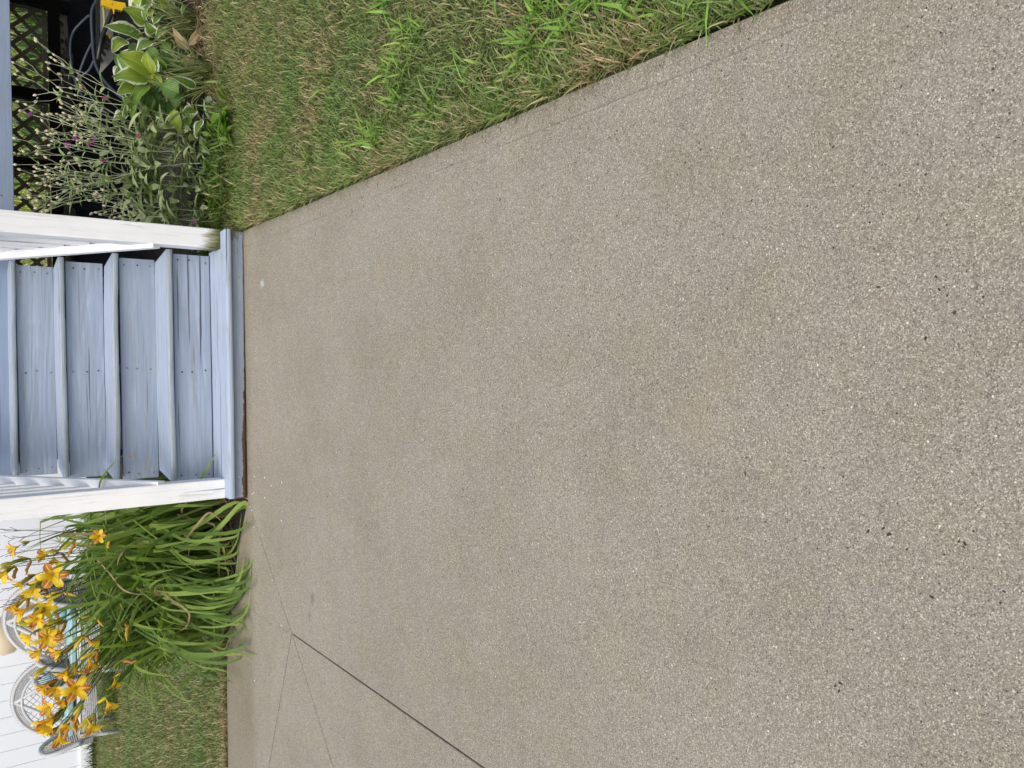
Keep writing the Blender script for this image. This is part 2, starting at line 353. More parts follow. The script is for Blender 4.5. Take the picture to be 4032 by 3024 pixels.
def leafmat(name, c1, c2, trans=0.35, rough=0.45, tint=False, stripes=0.0, spec=0.4):
    mt, nt, b = mk(name); g = N(nt)
    if tint:
        a = g.n('ShaderNodeAttribute', attribute_name='tint'); c = a.outputs['Color']
    else:
        oi = g.n('ShaderNodeObjectInfo'); c = g.mix(oi.outputs['Random'], c1, c2)
        c = g.mix(g.ramp(g.noise(g.obj(), 18, 4, 0.6), 0.3, 0.7, 0.25, 0), c, tuple(x*0.55 for x in c1))
    if stripes:
        uv = g.n('ShaderNodeUVMap'); sp = g.n('ShaderNodeSeparateXYZ'); g.L(uv.outputs[0], sp.inputs[0])
        st = g.math('SINE', g.math('MULTIPLY', sp.outputs['X'], stripes)); st = g.ramp(st, -1, 1)
        c = g.mix(g.math('MULTIPLY', st, 0.22), c, tuple(min(1, x*1.5) for x in c2))
        mid = g.ramp(g.math('ABSOLUTE', sp.outputs['X']), 0.03, 0.12, 0.35, 0); c = g.mix(mid, c, tuple(x*0.45 for x in c1))
        g.bump(b, st, 0.0006)
    g.L(c, b.inputs['Base Color']); b.inputs['Roughness'].default_value = rough; b.inputs['Specular IOR Level'].default_value = spec
    tr = g.n('ShaderNodeBsdfTranslucent'); g.L(g.mix(1.0, c, (1.15, 1.25, 0.55), 'MULTIPLY'), tr.inputs[0])
    ms = g.n('ShaderNodeMixShader'); ms.inputs[0].default_value = trans
    g.L(b.outputs[0], ms.inputs[1]); g.L(tr.outputs[0], ms.inputs[2]); g.L(ms.outputs[0], nt.nodes['Material Output'].inputs[0])
    return mt
M_grass = leafmat('grass_blade', None, None, 0.3, 0.5, tint=True)
M_lily = [leafmat('daylily_leaf_fresh', (0.21, 0.33, 0.06), (0.33, 0.45, 0.11), stripes=26),
          leafmat('daylily_leaf_deep', (0.11, 0.20, 0.04), (0.18, 0.29, 0.065), stripes=26),
          leafmat('daylily_leaf_dry', (0.40, 0.28, 0.16), (0.50, 0.38, 0.22), 0.2, 0.8, stripes=26)]
M_scape = leafmat('daylily_scape', (0.04, 0.09, 0.02), (0.07, 0.14, 0.03), 0.05)
M_scaped = leafmat('spent_scape', (0.03, 0.03, 0.02), (0.05, 0.05, 0.03), 0.0)
M_bud = leafmat('daylily_bud', (0.50, 0.48, 0.04), (0.85, 0.58, 0.03), 0.2)
M_budg = leafmat('green_bud', (0.14, 0.20, 0.03), (0.22, 0.28, 0.05), 0.2)
M_wilt = leafmat('wilted_flower', (0.75, 0.45, 0.06), (0.40, 0.15, 0.04), 0.2, 0.7)
def petal(name, c1, c2, mid):
    mt, nt, b = mk(name); g = N(nt); uv = g.n('ShaderNodeUVMap'); sp = g.n('ShaderNodeSeparateXYZ'); g.L(uv.outputs[0], sp.inputs[0])
    c = g.mix(g.ramp(sp.outputs['Y'], 0.30, 0.52), c1, c2)
    ab = g.math('ABSOLUTE', sp.outputs['X']); c = g.mix(g.ramp(ab, 0.06, 0.17, 1, 0), c, mid)
    if c1 != c2: c = g.mix(g.ramp(ab, 0.86, 0.97), c, mid)
    c = g.mix(g.ramp(g.noise(g.obj(), 60, 4, 0.6), 0.4, 0.8, 0, 0.15), c, tuple(x*0.8 for x in c2))
    g.L(c, b.inputs['Base Color']); b.inputs['Roughness'].default_value = 0.5
    tr = g.n('ShaderNodeBsdfTranslucent'); g.L(c, tr.inputs[0]); ms = g.n('ShaderNodeMixShader'); ms.inputs[0].default_value = 0.4
    g.L(b.outputs[0], ms.inputs[1]); g.L(tr.outputs[0], ms.inputs[2]); g.L(ms.outputs[0], nt.nodes['Material Output'].inputs[0])
    return mt
M_pet_y = petal('yellow_sepal', (1.0, 0.68, 0.012), (1.0, 0.71, 0.025), (1.0, 0.80, 0.08))
M_pet_r = petal('rust_petal', (1.0, 0.66, 0.01), (0.62, 0.20, 0.04), (1.0, 0.78, 0.12))
def hosta_mat(name, g1, g2, margin, mcol=(0.90, 0.92, 0.72)):
    mt, nt, b = mk(name); g = N(nt); uv = g.n('ShaderNodeUVMap'); sp = g.n('ShaderNodeSeparateXYZ'); g.L(uv.outputs[0], sp.inputs[0])
    oi = g.n('ShaderNodeObjectInfo'); c = g.mix(oi.outputs['Random'], g1, g2)
    nz = g.noise(g.obj(), 30, 4, 0.65); c = g.mix(g.ramp(nz, 0.35, 0.7, 0.35, 0), c, tuple(x*0.5 for x in g1))
    ab = g.math('ABSOLUTE', sp.outputs['X'])
    vein = g.ramp(g.math('SINE', g.math('MULTIPLY', g.math('ADD', ab, g.math('MULTIPLY', sp.outputs['Y'], 0.12)), 34.0)), -1, 1)
    c = g.mix(g.math('MULTIPLY', vein, 0.25), c, tuple(min(1, x*1.6) for x in g2))
    c = g.mix(g.ramp(ab, 0.02, 0.07, 0.5, 0), c, tuple(min(1, x*1.8) for x in g2))
    if margin < 1:
        c = g.mix(g.ramp(g.math('ADD', ab, g.math('MULTIPLY', g.math('SUBTRACT', g.noise(g.obj(), 55, 3, 0.6), 0.5), 0.5)), margin, margin+0.05), c, mcol)
    g.L(c, b.inputs['Base Color']); b.inputs['Roughness'].default_value = 0.42; g.bump(b, g.math('ADD', vein, nz), 0.0015)
    tr = g.n('ShaderNodeBsdfTranslucent'); g.L(g.mix(1.0, c, (1.1, 1.2, 0.6), 'MULTIPLY'), tr.inputs[0]); ms = g.n('ShaderNodeMixShader'); ms.inputs[0].default_value = 0.28
    g.L(b.outputs[0], ms.inputs[1]); g.L(tr.outputs[0], ms.inputs[2]); g.L(ms.outputs[0], nt.nodes['Material Output'].inputs[0])
    return mt
M_hv = hosta_mat('hosta_variegated', (0.16, 0.29, 0.05), (0.25, 0.38, 0.08), 0.68)
M_hy = hosta_mat('hosta_yellowgreen', (0.27, 0.38, 0.045), (0.38, 0.47, 0.07), 0.93, (0.6, 0.65, 0.4))
M_hg = hosta_mat('hosta_green', (0.10, 0.20, 0.04), (0.15, 0.27, 0.06), 2)
M_hd = hosta_mat('hosta_dead', (0.48, 0.32, 0.17), (0.62, 0.48, 0.30), 2)
M_pet = leafmat('hosta_petiole', (0.14, 0.19, 0.05), (0.20, 0.22, 0.08), 0.1)
M_camp = leafmat('campion_leaf', (0.32, 0.40, 0.20), (0.44, 0.50, 0.27), 0.25, 0.8)
M_campst = leafmat('campion_stem', (0.44, 0.50, 0.30), (0.56, 0.58, 0.37), 0.0, 0.8)
M_seed = leafmat('campion_seed_head', (0.72, 0.60, 0.42), (0.60, 0.57, 0.36), 0.1, 0.8)
M_mag = leafmat('magenta_petal', (0.34, 0.01, 0.20), (0.28, 0.015, 0.24), 0.3, 0.6)
M_ear = leafmat('lambs_ear_leaf', (0.15, 0.19, 0.14), (0.22, 0.26, 0.20), 0.1, 0.95)
M_weed = leafmat('bright_weed_leaf', (0.12, 0.24, 0.025), (0.19, 0.32, 0.04), 0.35)
M_dirt = plain('dark_seed_bits', (0.05, 0.035, 0.03), 0.9, 0.5)
M_chip = plain('white_paint_chip', (0.8, 0.8, 0.78), 0.7, 0.05)

# ------------------------------------------------------------------ ground
def grid_ground(name, x0, x1, y0, y1, st, mat, zoff=0.0, bumpy=0.0):
    nx = int((x1-x0)/st)+1; ny = int((y1-y0)/st)+1; V = []; Fc = []
    for j in range(ny+1):
        for i in range(nx+1):
            x = x0+(x1-x0)*i/nx; y = y0+(y1-y0)*j/ny
            V.append((x, y, ground_z(x, y)+zoff+bumpy*(mnoise.noise(Vector((x*7, y*7, 1)))+0.5*mnoise.noise(Vector((x*25, y*25, 3))))))
    for j in range(ny):
        for i in range(nx): a = j*(nx+1)+i; Fc.append((a, a+1, a+nx+2, a+nx+1))
    return link(name, mesh(name, V, Fc, mat, True))
meta(grid_ground('ground', -45, 45, -25, 60, 1.25, M_turf, -0.035), kind='structure')
# turf around the path and planting soil under the deck and the beds
meta(grid_ground('lawn_ground', -7.5, -1.45, 4.02, 9.2, 0.12, M_turf, -0.004, 0.006), kind='structure')
meta(grid_ground('side_lawn_ground', 0.58, 4.0, -1.2, 4.12, 0.1, M_turf, -0.004, 0.006), kind='structure')
meta(grid_ground('bed_soil', -1.5, 5.2, 3.62, 8.55, 0.09, M_soil, -0.002, 0.014), kind='structure')
meta(grid_ground('back_lawn_ground', -0.7, 8.0, 8.5, 22, 0.4, M_turf, -0.006, 0.02), kind='structure')

# ------------------------------------------------------------------ concrete walk: four slabs with open joints
J = Vector((-1.036, 3.019)); 
def edgeX(y): return 0.555 + (y-0.5)*0.0384
def inset(poly, d):
    P = [Vector(p) for p in poly]; n = len(P); out = []
    for i in range(n):
        a, b, c = P[i-1], P[i], P[(i+1) % n]; e1 = (b-a).normalized(); e2 = (c-b).normalized()
        n1 = Vector((-e1.y, e1.x)); n2 = Vector((-e2.y, e2.x)); k = (n1+n2)
        k = k/max(0.06, (k.dot(k)/2)); out.append(b+k*d)
    return out
def slab(poly, parent, gap=0.0022):
    P = inset(poly, gap); Q = inset(poly, gap+0.0022); n = len(P)
    V = [(p.x, p.y, 0) for p in Q]+[(p.x, p.y, -0.0022) for p in P]+[(p.x, p.y, -0.09) for p in P]
    Fc = [tuple(range(n))]
    for i in range(n):
        j = (i+1) % n; Fc.append((i, n+i, n+j, j)); Fc.append((n+i, 2*n+i, 2*n+j, n+j))
    return link('concrete_slab', mesh('concrete_slab', V, Fc, M_conc), parent)
walk = link('walkway', None); meta(walk, kind='structure')
bd = MB(); bd.box((-9, -6, -0.13), (0.60, 3.64, -0.092)); bd.build('joint_bed', M_soil, walk)
jd = Vector((-0.988-J.x, 1.598-J.y)).normalized(); Jb = J + jd*9
dl = Vector((-0.371, -0.421)).normalized(); dd = Vector((-0.688, 0.337)).normalized()
Je = Vector((-0.573, 3.60)); Jc = J+dl*9; Jd = J + dd*3.09
rightedge = []
for y in np.arange(-6, 3.61, 0.3):
    rightedge.append(Vector((edgeX(y)+0.004*mnoise.noise(Vector((0, y*2.3, 5))), y)))
def open_side(a, b, d):  # shift a joint edge by d to the left of a->b
    e = (b-a).normalized(); return Vector((-e.y, e.x))*d
off = Vector((0.0, 0))
main = [Jb+off] + rightedge + [Vector((0.676, 3.66)), Vector((-0.573, 3.66)), Je, J+off]
slab(main, walk, 0.0010)
slab([Jc, Jb, J], walk, 0.0032)
slab([Jd, Vector((-9, 4.13)), Jc, J], walk, 0.0032)
edgeL = [Vector((-0.573, 3.60)), Vector((-0.80, 3.76)), Vector((-1.02, 3.87)), Vector((-1.25, 3.96)), Vector((-1.48, 4.025)), Vector((-2.0, 4.04))]
slab([Jd+Vector((0, 0.005)), J+Vector((0.001, 0.005))] + edgeL, walk, 0.0032)

# ------------------------------------------------------------------ boards
def board(name, size, mat, parent, loc, rot=(0, 0, 0), rad=0.004, segs=14, warp=0.0, axis='X', chamfer=0.0, seed=0, rag=0.0):
    sx, sy, sz = size; rnd = random.Random(seed)
    if axis == 'Z': L, A, B = sz, sx, sy
    elif axis == 'Y': L, A, B = sy, sx, sz
    else: L, A, B = sx, sy, sz
    pr = []
    for cx, cy, a0 in ((A/2-rad, B/2-rad, 0), (-A/2+rad, B/2-rad, 90), (-A/2+rad, -B/2+rad, 180), (A/2-rad, -B/2+rad, 270)):
        for k in range(3):
            q = math.radians(a0+45*k); pr.append((cx+rad*math.cos(q), cy+rad*math.sin(q)))
    n = len(pr); V = []; Fc = []; ph = rnd.uniform(0, 50)
    for i in range(segs+1):
        t = -L/2+L*i/segs; wa = warp*mnoise.noise(Vector((t*1.6, ph, 0))); wb = warp*mnoise.noise(Vector((t*1.6, ph, 9)))
        for a, b in pr:
            aa, bb = a+wa, b+wb
            if rag: aa += rag*mnoise.noise(Vector((t*30, a*20, ph))); bb += rag*mnoise.noise(Vector((t*30, b*20+5, ph)))
            tt = t
            if chamfer and i in (0, segs) and a > A/2-0.055: tt = t+(chamfer if i == 0 else -chamfer)*(a-(A/2-0.055))/0.055
            V.append((tt, aa, bb) if axis == 'X' else ((aa, bb, tt) if axis == 'Z' else (aa, tt, bb)))
    for i in range(segs):
        for k in range(n):
            k2 = (k+1) % n; Fc.append((i*n+k, (i+1)*n+k, (i+1)*n+k2, i*n+k2))
    Fc.append(tuple(range(n))); Fc.append(tuple(segs*n+k for k in range(n-1, -1, -1)))
    if axis == 'Y': Fc = [tuple(reversed(f)) for f in Fc]
    me = mesh(name, V, Fc, mat); bm = bmesh.new(); bm.from_mesh(me); bmesh.ops.recalc_face_normals(bm, faces=bm.faces); bm.to_mesh(me); bm.free()
    return link(name, me, parent, loc, rot)

D, Z1, T, RR = 3.5672, 0.0881, 0.2550, 0.1974
steps = empty('porch_steps', (0.06, D, 0))
meta(steps, 'light blue painted wooden porch steps with weathered boards between two white posts', 'steps')
def S(x, y, z): return (x-0.06, y-D, z)
# screws
sm_ = MB(); sm_.tube([(0, 0.0015, 0), (0, -0.0012, 0)], [0.0034, 0.0030], 8); me_screw = sm_.mesh('screw', M_screw)
sm2 = MB(); sm2.tube([(0, 0.001, 0), (0, -0.0005, 0)], [0.0044, 0.0042], 8); me_hole = sm2.mesh('screw_hole', M_screwd)
rnd = random.Random(4)
def screws(parent, pts, y, p=0.6):
    for x, z in pts:
        link('screw_hole', me_hole, parent, (x, y, z))
        if rnd.random() < p: link('screw', me_screw, parent, (x, y-0.0005, z+0.0008), None, (0.8, 1, 0.8))
# first step: nosing board and rear board
cx = 0.058
tz = 0.027
board('tread', (1.226, 0.178, tz), M_tread, steps, S(cx, D+0.089, Z1-tz/2), rad=0.009, warp=0.003, seed=1, rag=0.001)
board('tread', (1.09, 0.132, tz), M_tread, steps, S(0.056, D+0.178+0.0695, Z1-tz/2-0.003), rad=0.004, warp=0.002, seed=2)
sag = {2: (0.0, 0.004), 3: (-0.017, 0.012), 4: (0.004, -0.004), 5: (-0.006, 0.003)}
XR, XL = 0.600, -0.484
for k in range(2, 6):
    z = Z1+(k-1)*RR; y = D+(k-1)*T; sg, rz = sag[k]
    dpt = T+0.036
    board('tread', (XR-XL, dpt, 0.027), M_tread, steps, S((XR+XL)/2, y+dpt/2, z-0.0135), (0.0, -sg/1.07, rz), rad=0.009, warp=0.008, chamfer=0.034, seed=k*3, rag=0.0012)
for k in range(2, 7):
    z0 = Z1+(k-2)*RR; z1 = Z1+(k-1)*RR-0.030; y = D+(k-1)*T+0.030
    x0, x1 = -0.492, 0.584
    if k == 3: z1 -= 0.006
    if k == 6: z1 = z0+0.16
    b_ = board('riser', (x1-x0, 0.022, z1-z0-0.003), M_riser, steps, S((x0+x1)/2, y+0.011, (z0+z1)/2), rad=0.002, warp=0.002, seed=40+k)
    hh = (z1-z0)/2; xs = (x1-x0)/2
    pts = [(s+rnd.uniform(-.006, .006), f*hh+rnd.uniform(-.008, .008)) for s in (-xs+0.03, rnd.uniform(-0.03, 0.03), xs-0.03) for f in (-0.72, 0.05, 0.66)]
    screws(b_, pts, -0.0115)
# stringers set in behind the risers
for xx in (-0.40, 0.05, 0.50):
    mb = MB(); P = [(D+0.12, 0.0), (D+0.12, 0.055)]
    for k in range(2, 7):
        y = D+(k-1)*T+0.052; P += [(y, Z1+(k-2)*RR-0.03), (y, Z1+(k-1)*RR-0.03)]
    P += [(D+5*T+0.10, Z1+5*RR-0.03), (D+5*T+0.10, Z1+5*RR-0.32), (D+0.62, 0.0)]
    n = len(P); V = [(xx-0.019-0.06, p[0]-D, p[1]) for p in P]+[(xx+0.019-0.06, p[0]-D, p[1]) for p in P]
    Fc = [tuple(range(n)), tuple(range(2*n-1, n-1, -1))]+[(i, n+i, n+(i+1) % n, (i+1) % n) for i in range(n)]
    link('stringer', mesh('stringer', V, Fc, M_fascia), steps)
bb = board('base_board', (1.222, 0.030, 0.058), M_base, steps, S(0.057, D+0.036, 0.034), (0, 0.006, 0), rad=0.004, warp=0.002, seed=8, rag=0.0025, segs=60)
board('skirt_board', (1.235, 0.022, 0.052), M_brown, steps, S(0.055, D+0.043, 0.0205), (0, 0.004, 0), rad=0.003, seed=9, segs=20)
for x, z, s in ((0.50, 0.005, 1.7), (-0.515, 0.003, 1.7), (0.505, 0.018, 1.0), (0.535, 0.014, 0.9), (0.47, 0.02, 0.9), (-0.07, -0.01, .9), (-0.12, 0.01, .9)):
    link('screw', me_screw, bb, (x, -0.0165, z), None, (s, 1.4, s))
rs = MB(); rs.tube([(0, 0.0005, 0), (0, -0.0003, 0)], [0.014, 0.011], 9)
for x, z in ((-0.502, -0.001), (-0.507, 0.002)): pass

# ------------------------------------------------------------------ railings: newel post, bottom rail, balusters, handrail
def railing(side, mat):
    if side > 0: x0, x1 = 0.592, 0.681
    else: x0, x1 = -0.562, -0.471
    t = empty('stair_railing', ((x0+x1)/2, 3.695, Z1))
    meta(t, 'white wooden stair railing with moss-stained post foot, beside the hosta and lawn' if side > 0 else
         'white wooden stair railing with clean cracked post, beside the yellow daylilies', 'railing')
    xm = (x0+x1)/2
    board('newel_post', (0.090, 0.090, 0.95), mat, t, (0, 0, 0.475), rad=0.005, warp=0.0025, axis='Z', seed=20+side, segs=24, rag=0.0006)
    inner = 0.575 if side > 0 else -0.458
    rx = (inner+0.019 if side > 0 else inner-0.019)-xm
    sl_ = math.atan(RR/T)
    def rail(name, z0, w_, h_, y1=5.15, y0=3.655):
        L = (y1-y0)/math.cos(sl_)
        o = board(name, (w_, L, h_), M_whiterail, t, (rx, (y0+y1)/2-3.695, z0+(y1+y0)/2*math.tan(sl_)-y0*math.tan(sl_)-Z1), (sl_, 0, 0), rad=0.003, axis='Y', segs=10, seed=33)
        return o
    ybase = 3.745
    rail('bottom_rail', 0.357, 0.038, 0.04, y0=3.662)
    rail('handrail', 0.99, 0.07, 0.045, y0=ybase)
    bx = rx + (0.030 if side > 0 else -0.030)
    y = ybase+0.10; i = 0
    while y < 5.1:
        zb = 0.422+(y-ybase)*math.tan(sl_)-0.004; zt = 0.99+(y-ybase)*math.tan(sl_)+0.01
        board('baluster', (0.034, 0.034, zt-zb), M_white, t, (bx, y-3.695, (zt+zb)/2-Z1), rad=0.002, axis='Z', segs=3, seed=60+i)
        y += 0.118; i += 1
    return t
railing(1, M_whitemoss); railing(-1, M_white)
# the moss material measures height from the post centre: shift its origin to the foot
for o in bpy.data.objects:
    if o.name.startswith('newel_post'):
        o.data.transform(Matrix.Translation((0, 0, 0.475))); o.location.z -= 0.475

# ------------------------------------------------------------------ deck with dark underside, lattice skirt at its back
deck = empty('deck', (2.2, 4.9, 0.0)); meta(deck, 'raised wooden deck with blue fascia board, dark and open underneath', 'deck')
def Dk(x, y, z): return (x-2.2, y-4.9, z)
DX0, DX1, DY0, DY1 = -0.62, 5.0, 4.875, 8.25; DT = 1.085
fo = board('fascia_board', (DX1-DX0, 0.036, 0.235), M_fascia, deck, Dk((DX0+DX1)/2, DY0, 0.836+0.1175), (0, 0, 0), rad=0.003, segs=20, seed=77)
screws(fo, [(0.928+0.05-2.19, -0.06), (0.95-2.19, 0.0)], -0.019, 1)
y = DY0+0.05; i = 0
first = None
while y < DY1+0.1:
    if first is None: first = board('deck_board', (DX1-DX0, 0.138, 0.026), M_fascia, deck, Dk((DX0+DX1)/2, y, DT-0.002), rad=0.003, segs=2, seed=1)
    else: link('deck_board', first.data, deck, Dk((DX0+DX1)/2, y, DT-0.002))
    y += 0.1435
jm = None; x = DX0+0.02
while x < DX1:
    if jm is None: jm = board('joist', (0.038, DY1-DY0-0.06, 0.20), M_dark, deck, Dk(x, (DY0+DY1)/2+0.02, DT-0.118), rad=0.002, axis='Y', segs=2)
    else: link('joist', jm.data, deck, Dk(x, (DY0+DY1)/2+0.02, DT-0.118))
    x += 0.405
for px in (0.62, 1.94, 2.57, 3.42, 4.9):
    g0 = ground_z(px, 8.12)
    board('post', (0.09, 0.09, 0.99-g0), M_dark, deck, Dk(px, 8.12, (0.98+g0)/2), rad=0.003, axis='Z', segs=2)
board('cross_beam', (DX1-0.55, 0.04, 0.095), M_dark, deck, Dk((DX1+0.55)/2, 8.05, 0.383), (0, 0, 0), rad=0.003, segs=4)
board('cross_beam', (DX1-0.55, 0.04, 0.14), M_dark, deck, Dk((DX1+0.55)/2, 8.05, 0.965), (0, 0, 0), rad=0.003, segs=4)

def clip_slat(cx, cz, s, x0, x1, z0, z1, hw):
    """diagonal slat with slope s=+-1 through (cx, cz), clipped to the panel rectangle"""
    t0, t1 = -9.0, 9.0
    dx, dz = 0.7071, 0.7071*s
    for p, d, lo, hi in ((cx, dx, x0, x1), (cz, dz, z0, z1)):
        a, b = (lo-p)/d, (hi-p)/d
        if a > b: a, b = b, a
        t0, t1 = max(t0, a), min(t1, b)
    return (t0, t1) if t1-t0 > 0.05 else None
def lattice(x0, x1, z0, z1, y, label):
    t = empty('lattice_panel', ((x0+x1)/2, y, z0)); meta(t, label, 'lattice', 'brown lattice panels closing the back of the deck')
    cxm = (x0+x1)/2; pitch = 0.155
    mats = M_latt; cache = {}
    def slat(cx, s, yy):
        r = clip_slat(cx, z0, s, x0, x1, z0, z1, 0.02)
        if not r: return
        t0, t1 = r; L = t1-t0; key = round(L, 2)
        if key not in cache:
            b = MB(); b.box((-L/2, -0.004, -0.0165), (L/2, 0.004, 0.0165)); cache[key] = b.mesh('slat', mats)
        m_ = (t0+t1)/2
        link('slat', cache[key], t, (cx+0.7071*m_-cxm, yy, 0.7071*s*m_), (0, -math.atan2(s, 1), 0))
    c = x0-(z1-z0)
    while c < x1:
        slat(c, 1, 0.0045); c += pitch
    c = x0+0.04
    while c < x1+(z1-z0):
        slat(c, -1, -0.0045); c += pitch
    for (ax, az, bx, bz) in ((x0, z0-0.01, x1, z0+0.025), (x0, z1-0.025, x1, z1+0.01), (x0-0.005, z0+0.0255, x0+0.022, z1-0.0255), (x1-0.022, z0+0.0255, x1+0.005, z1-0.0255)):
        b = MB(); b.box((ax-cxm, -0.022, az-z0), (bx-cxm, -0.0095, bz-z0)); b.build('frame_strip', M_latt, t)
    return t
spans = [(0.67, 1.89), (1.99, 2.52), (2.62, 3.37), (3.47, 4.85)]
names = ['brown diagonal lattice panel with bright lawn behind it, nearest the white post', 'narrow brown lattice panel between two dark posts, with grass and seed stems before it',
         'brown lattice panel with dark leaves and logs behind it, near the photo corner', 'brown lattice panel farthest right under the deck']
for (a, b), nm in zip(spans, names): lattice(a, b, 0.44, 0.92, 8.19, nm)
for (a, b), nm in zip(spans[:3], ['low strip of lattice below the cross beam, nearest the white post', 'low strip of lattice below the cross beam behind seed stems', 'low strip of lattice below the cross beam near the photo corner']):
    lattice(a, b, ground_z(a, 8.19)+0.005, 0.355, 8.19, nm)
# edging stones along the foot of the lattice
rnd = random.Random(11)
for i in range(13):
    x = 1.0+i*0.17+rnd.uniform(-.04, .04); y = 8.02+rnd.uniform(-.06, .03); s = rnd.uniform(0.045, 0.085)
    mb = MB(); mb.ball((0, 0, 0), s*1.3, s, s*0.8, 9, 6)
    mb.V = [v*(1+0.35*mnoise.noise(v*14+Vector((i*3, 0, 0)))) for v in mb.V]
    o = mb.build('edging_stone', M_stone, None, loc=(x, y, ground_z(x, y)+s*0.35), rot=(0, 0, rnd.uniform(0, 3)))
    meta(o, 'pale rough stone in the row at the dark foot of the lattice', 'stone', 'pale stones along the foot of the lattice')

# ------------------------------------------------------------------ white vinyl fence on the left
fy = 8.32
fence = empty('vinyl_fence', (-3.5, fy, ground_z(-3.5, fy))); meta(fence, 'tall white vinyl privacy fence of upright boards behind the wicker chairs', 'fence')
fg = ground_z(-3.5, fy)
pb = MB(); pb.box((-0.0755, -0.011, 0.12), (0.0755, 0.011, 1.72)); mpl = pb.mesh('panel_board', M_vinyl)
bm = bmesh.new(); bm.from_mesh(mpl); bmesh.ops.bevel(bm, geom=[e for e in bm.edges if abs(e.verts[0].co.z-e.verts[1].co.z) > 1], offset=0.0025, segments=1, affect='EDGES'); bm.to_mesh(mpl); bm.free()
x = -7.6
while x < -0.78: link('panel_board', mpl, fence, (x+3.5, 0, 0)); x += 0.1535
for z0, z1, th in ((0.035, 0.135, 0.026), (1.70, 1.80, 0.026)):
    b = MB(); b.box((-4.2, -th, z0), (2.72, th, z1)); o = b.build('rail', M_vinyl, fence)
for px in (-6.2, -4.4, -0.72):
    b = MB(); b.box((-0.063, -0.063, 0), (0.063, 0.063, 1.85)); b.build('post', M_vinyl, fence, loc=(px+3.5, 0.0 if px < -1 else 0, 0))

# ------------------------------------------------------------------ cream pot by the fence
pc = at(14, 2500, 8.1); pz = ground_z(pc.x, 8.08)
def lathe(prof, n=24):
    V = []; Fc = []
    for r, z in prof:
        for k in range(n): V.append((r*math.cos(2*math.pi*k/n), r*math.sin(2*math.pi*k/n), z))
    for i in range(len(prof)-1):
        for k in range(n): Fc.append((i*n+k, i*n+(k+1) % n, (i+1)*n+(k+1) % n, (i+1)*n+k))
    Fc.append(tuple(range(n-1, -1, -1))); return V, Fc
V, Fc = lathe([(0.10, 0), (0.15, 0.08), (0.175, 0.3), (0.16, 0.52), (0.13, 0.62), (0.16, 0.66), (0.17, 0.74), (0.155, 0.80), (0.11, 0.84), (0.09, 0.80)])
o = link('garden_pot', mesh('garden_pot', V, Fc, M_cream, True), None, (pc.x, 8.08, pz)); meta(o, 'cream rounded garden pot between the right wicker chair and the white fence', 'pot')

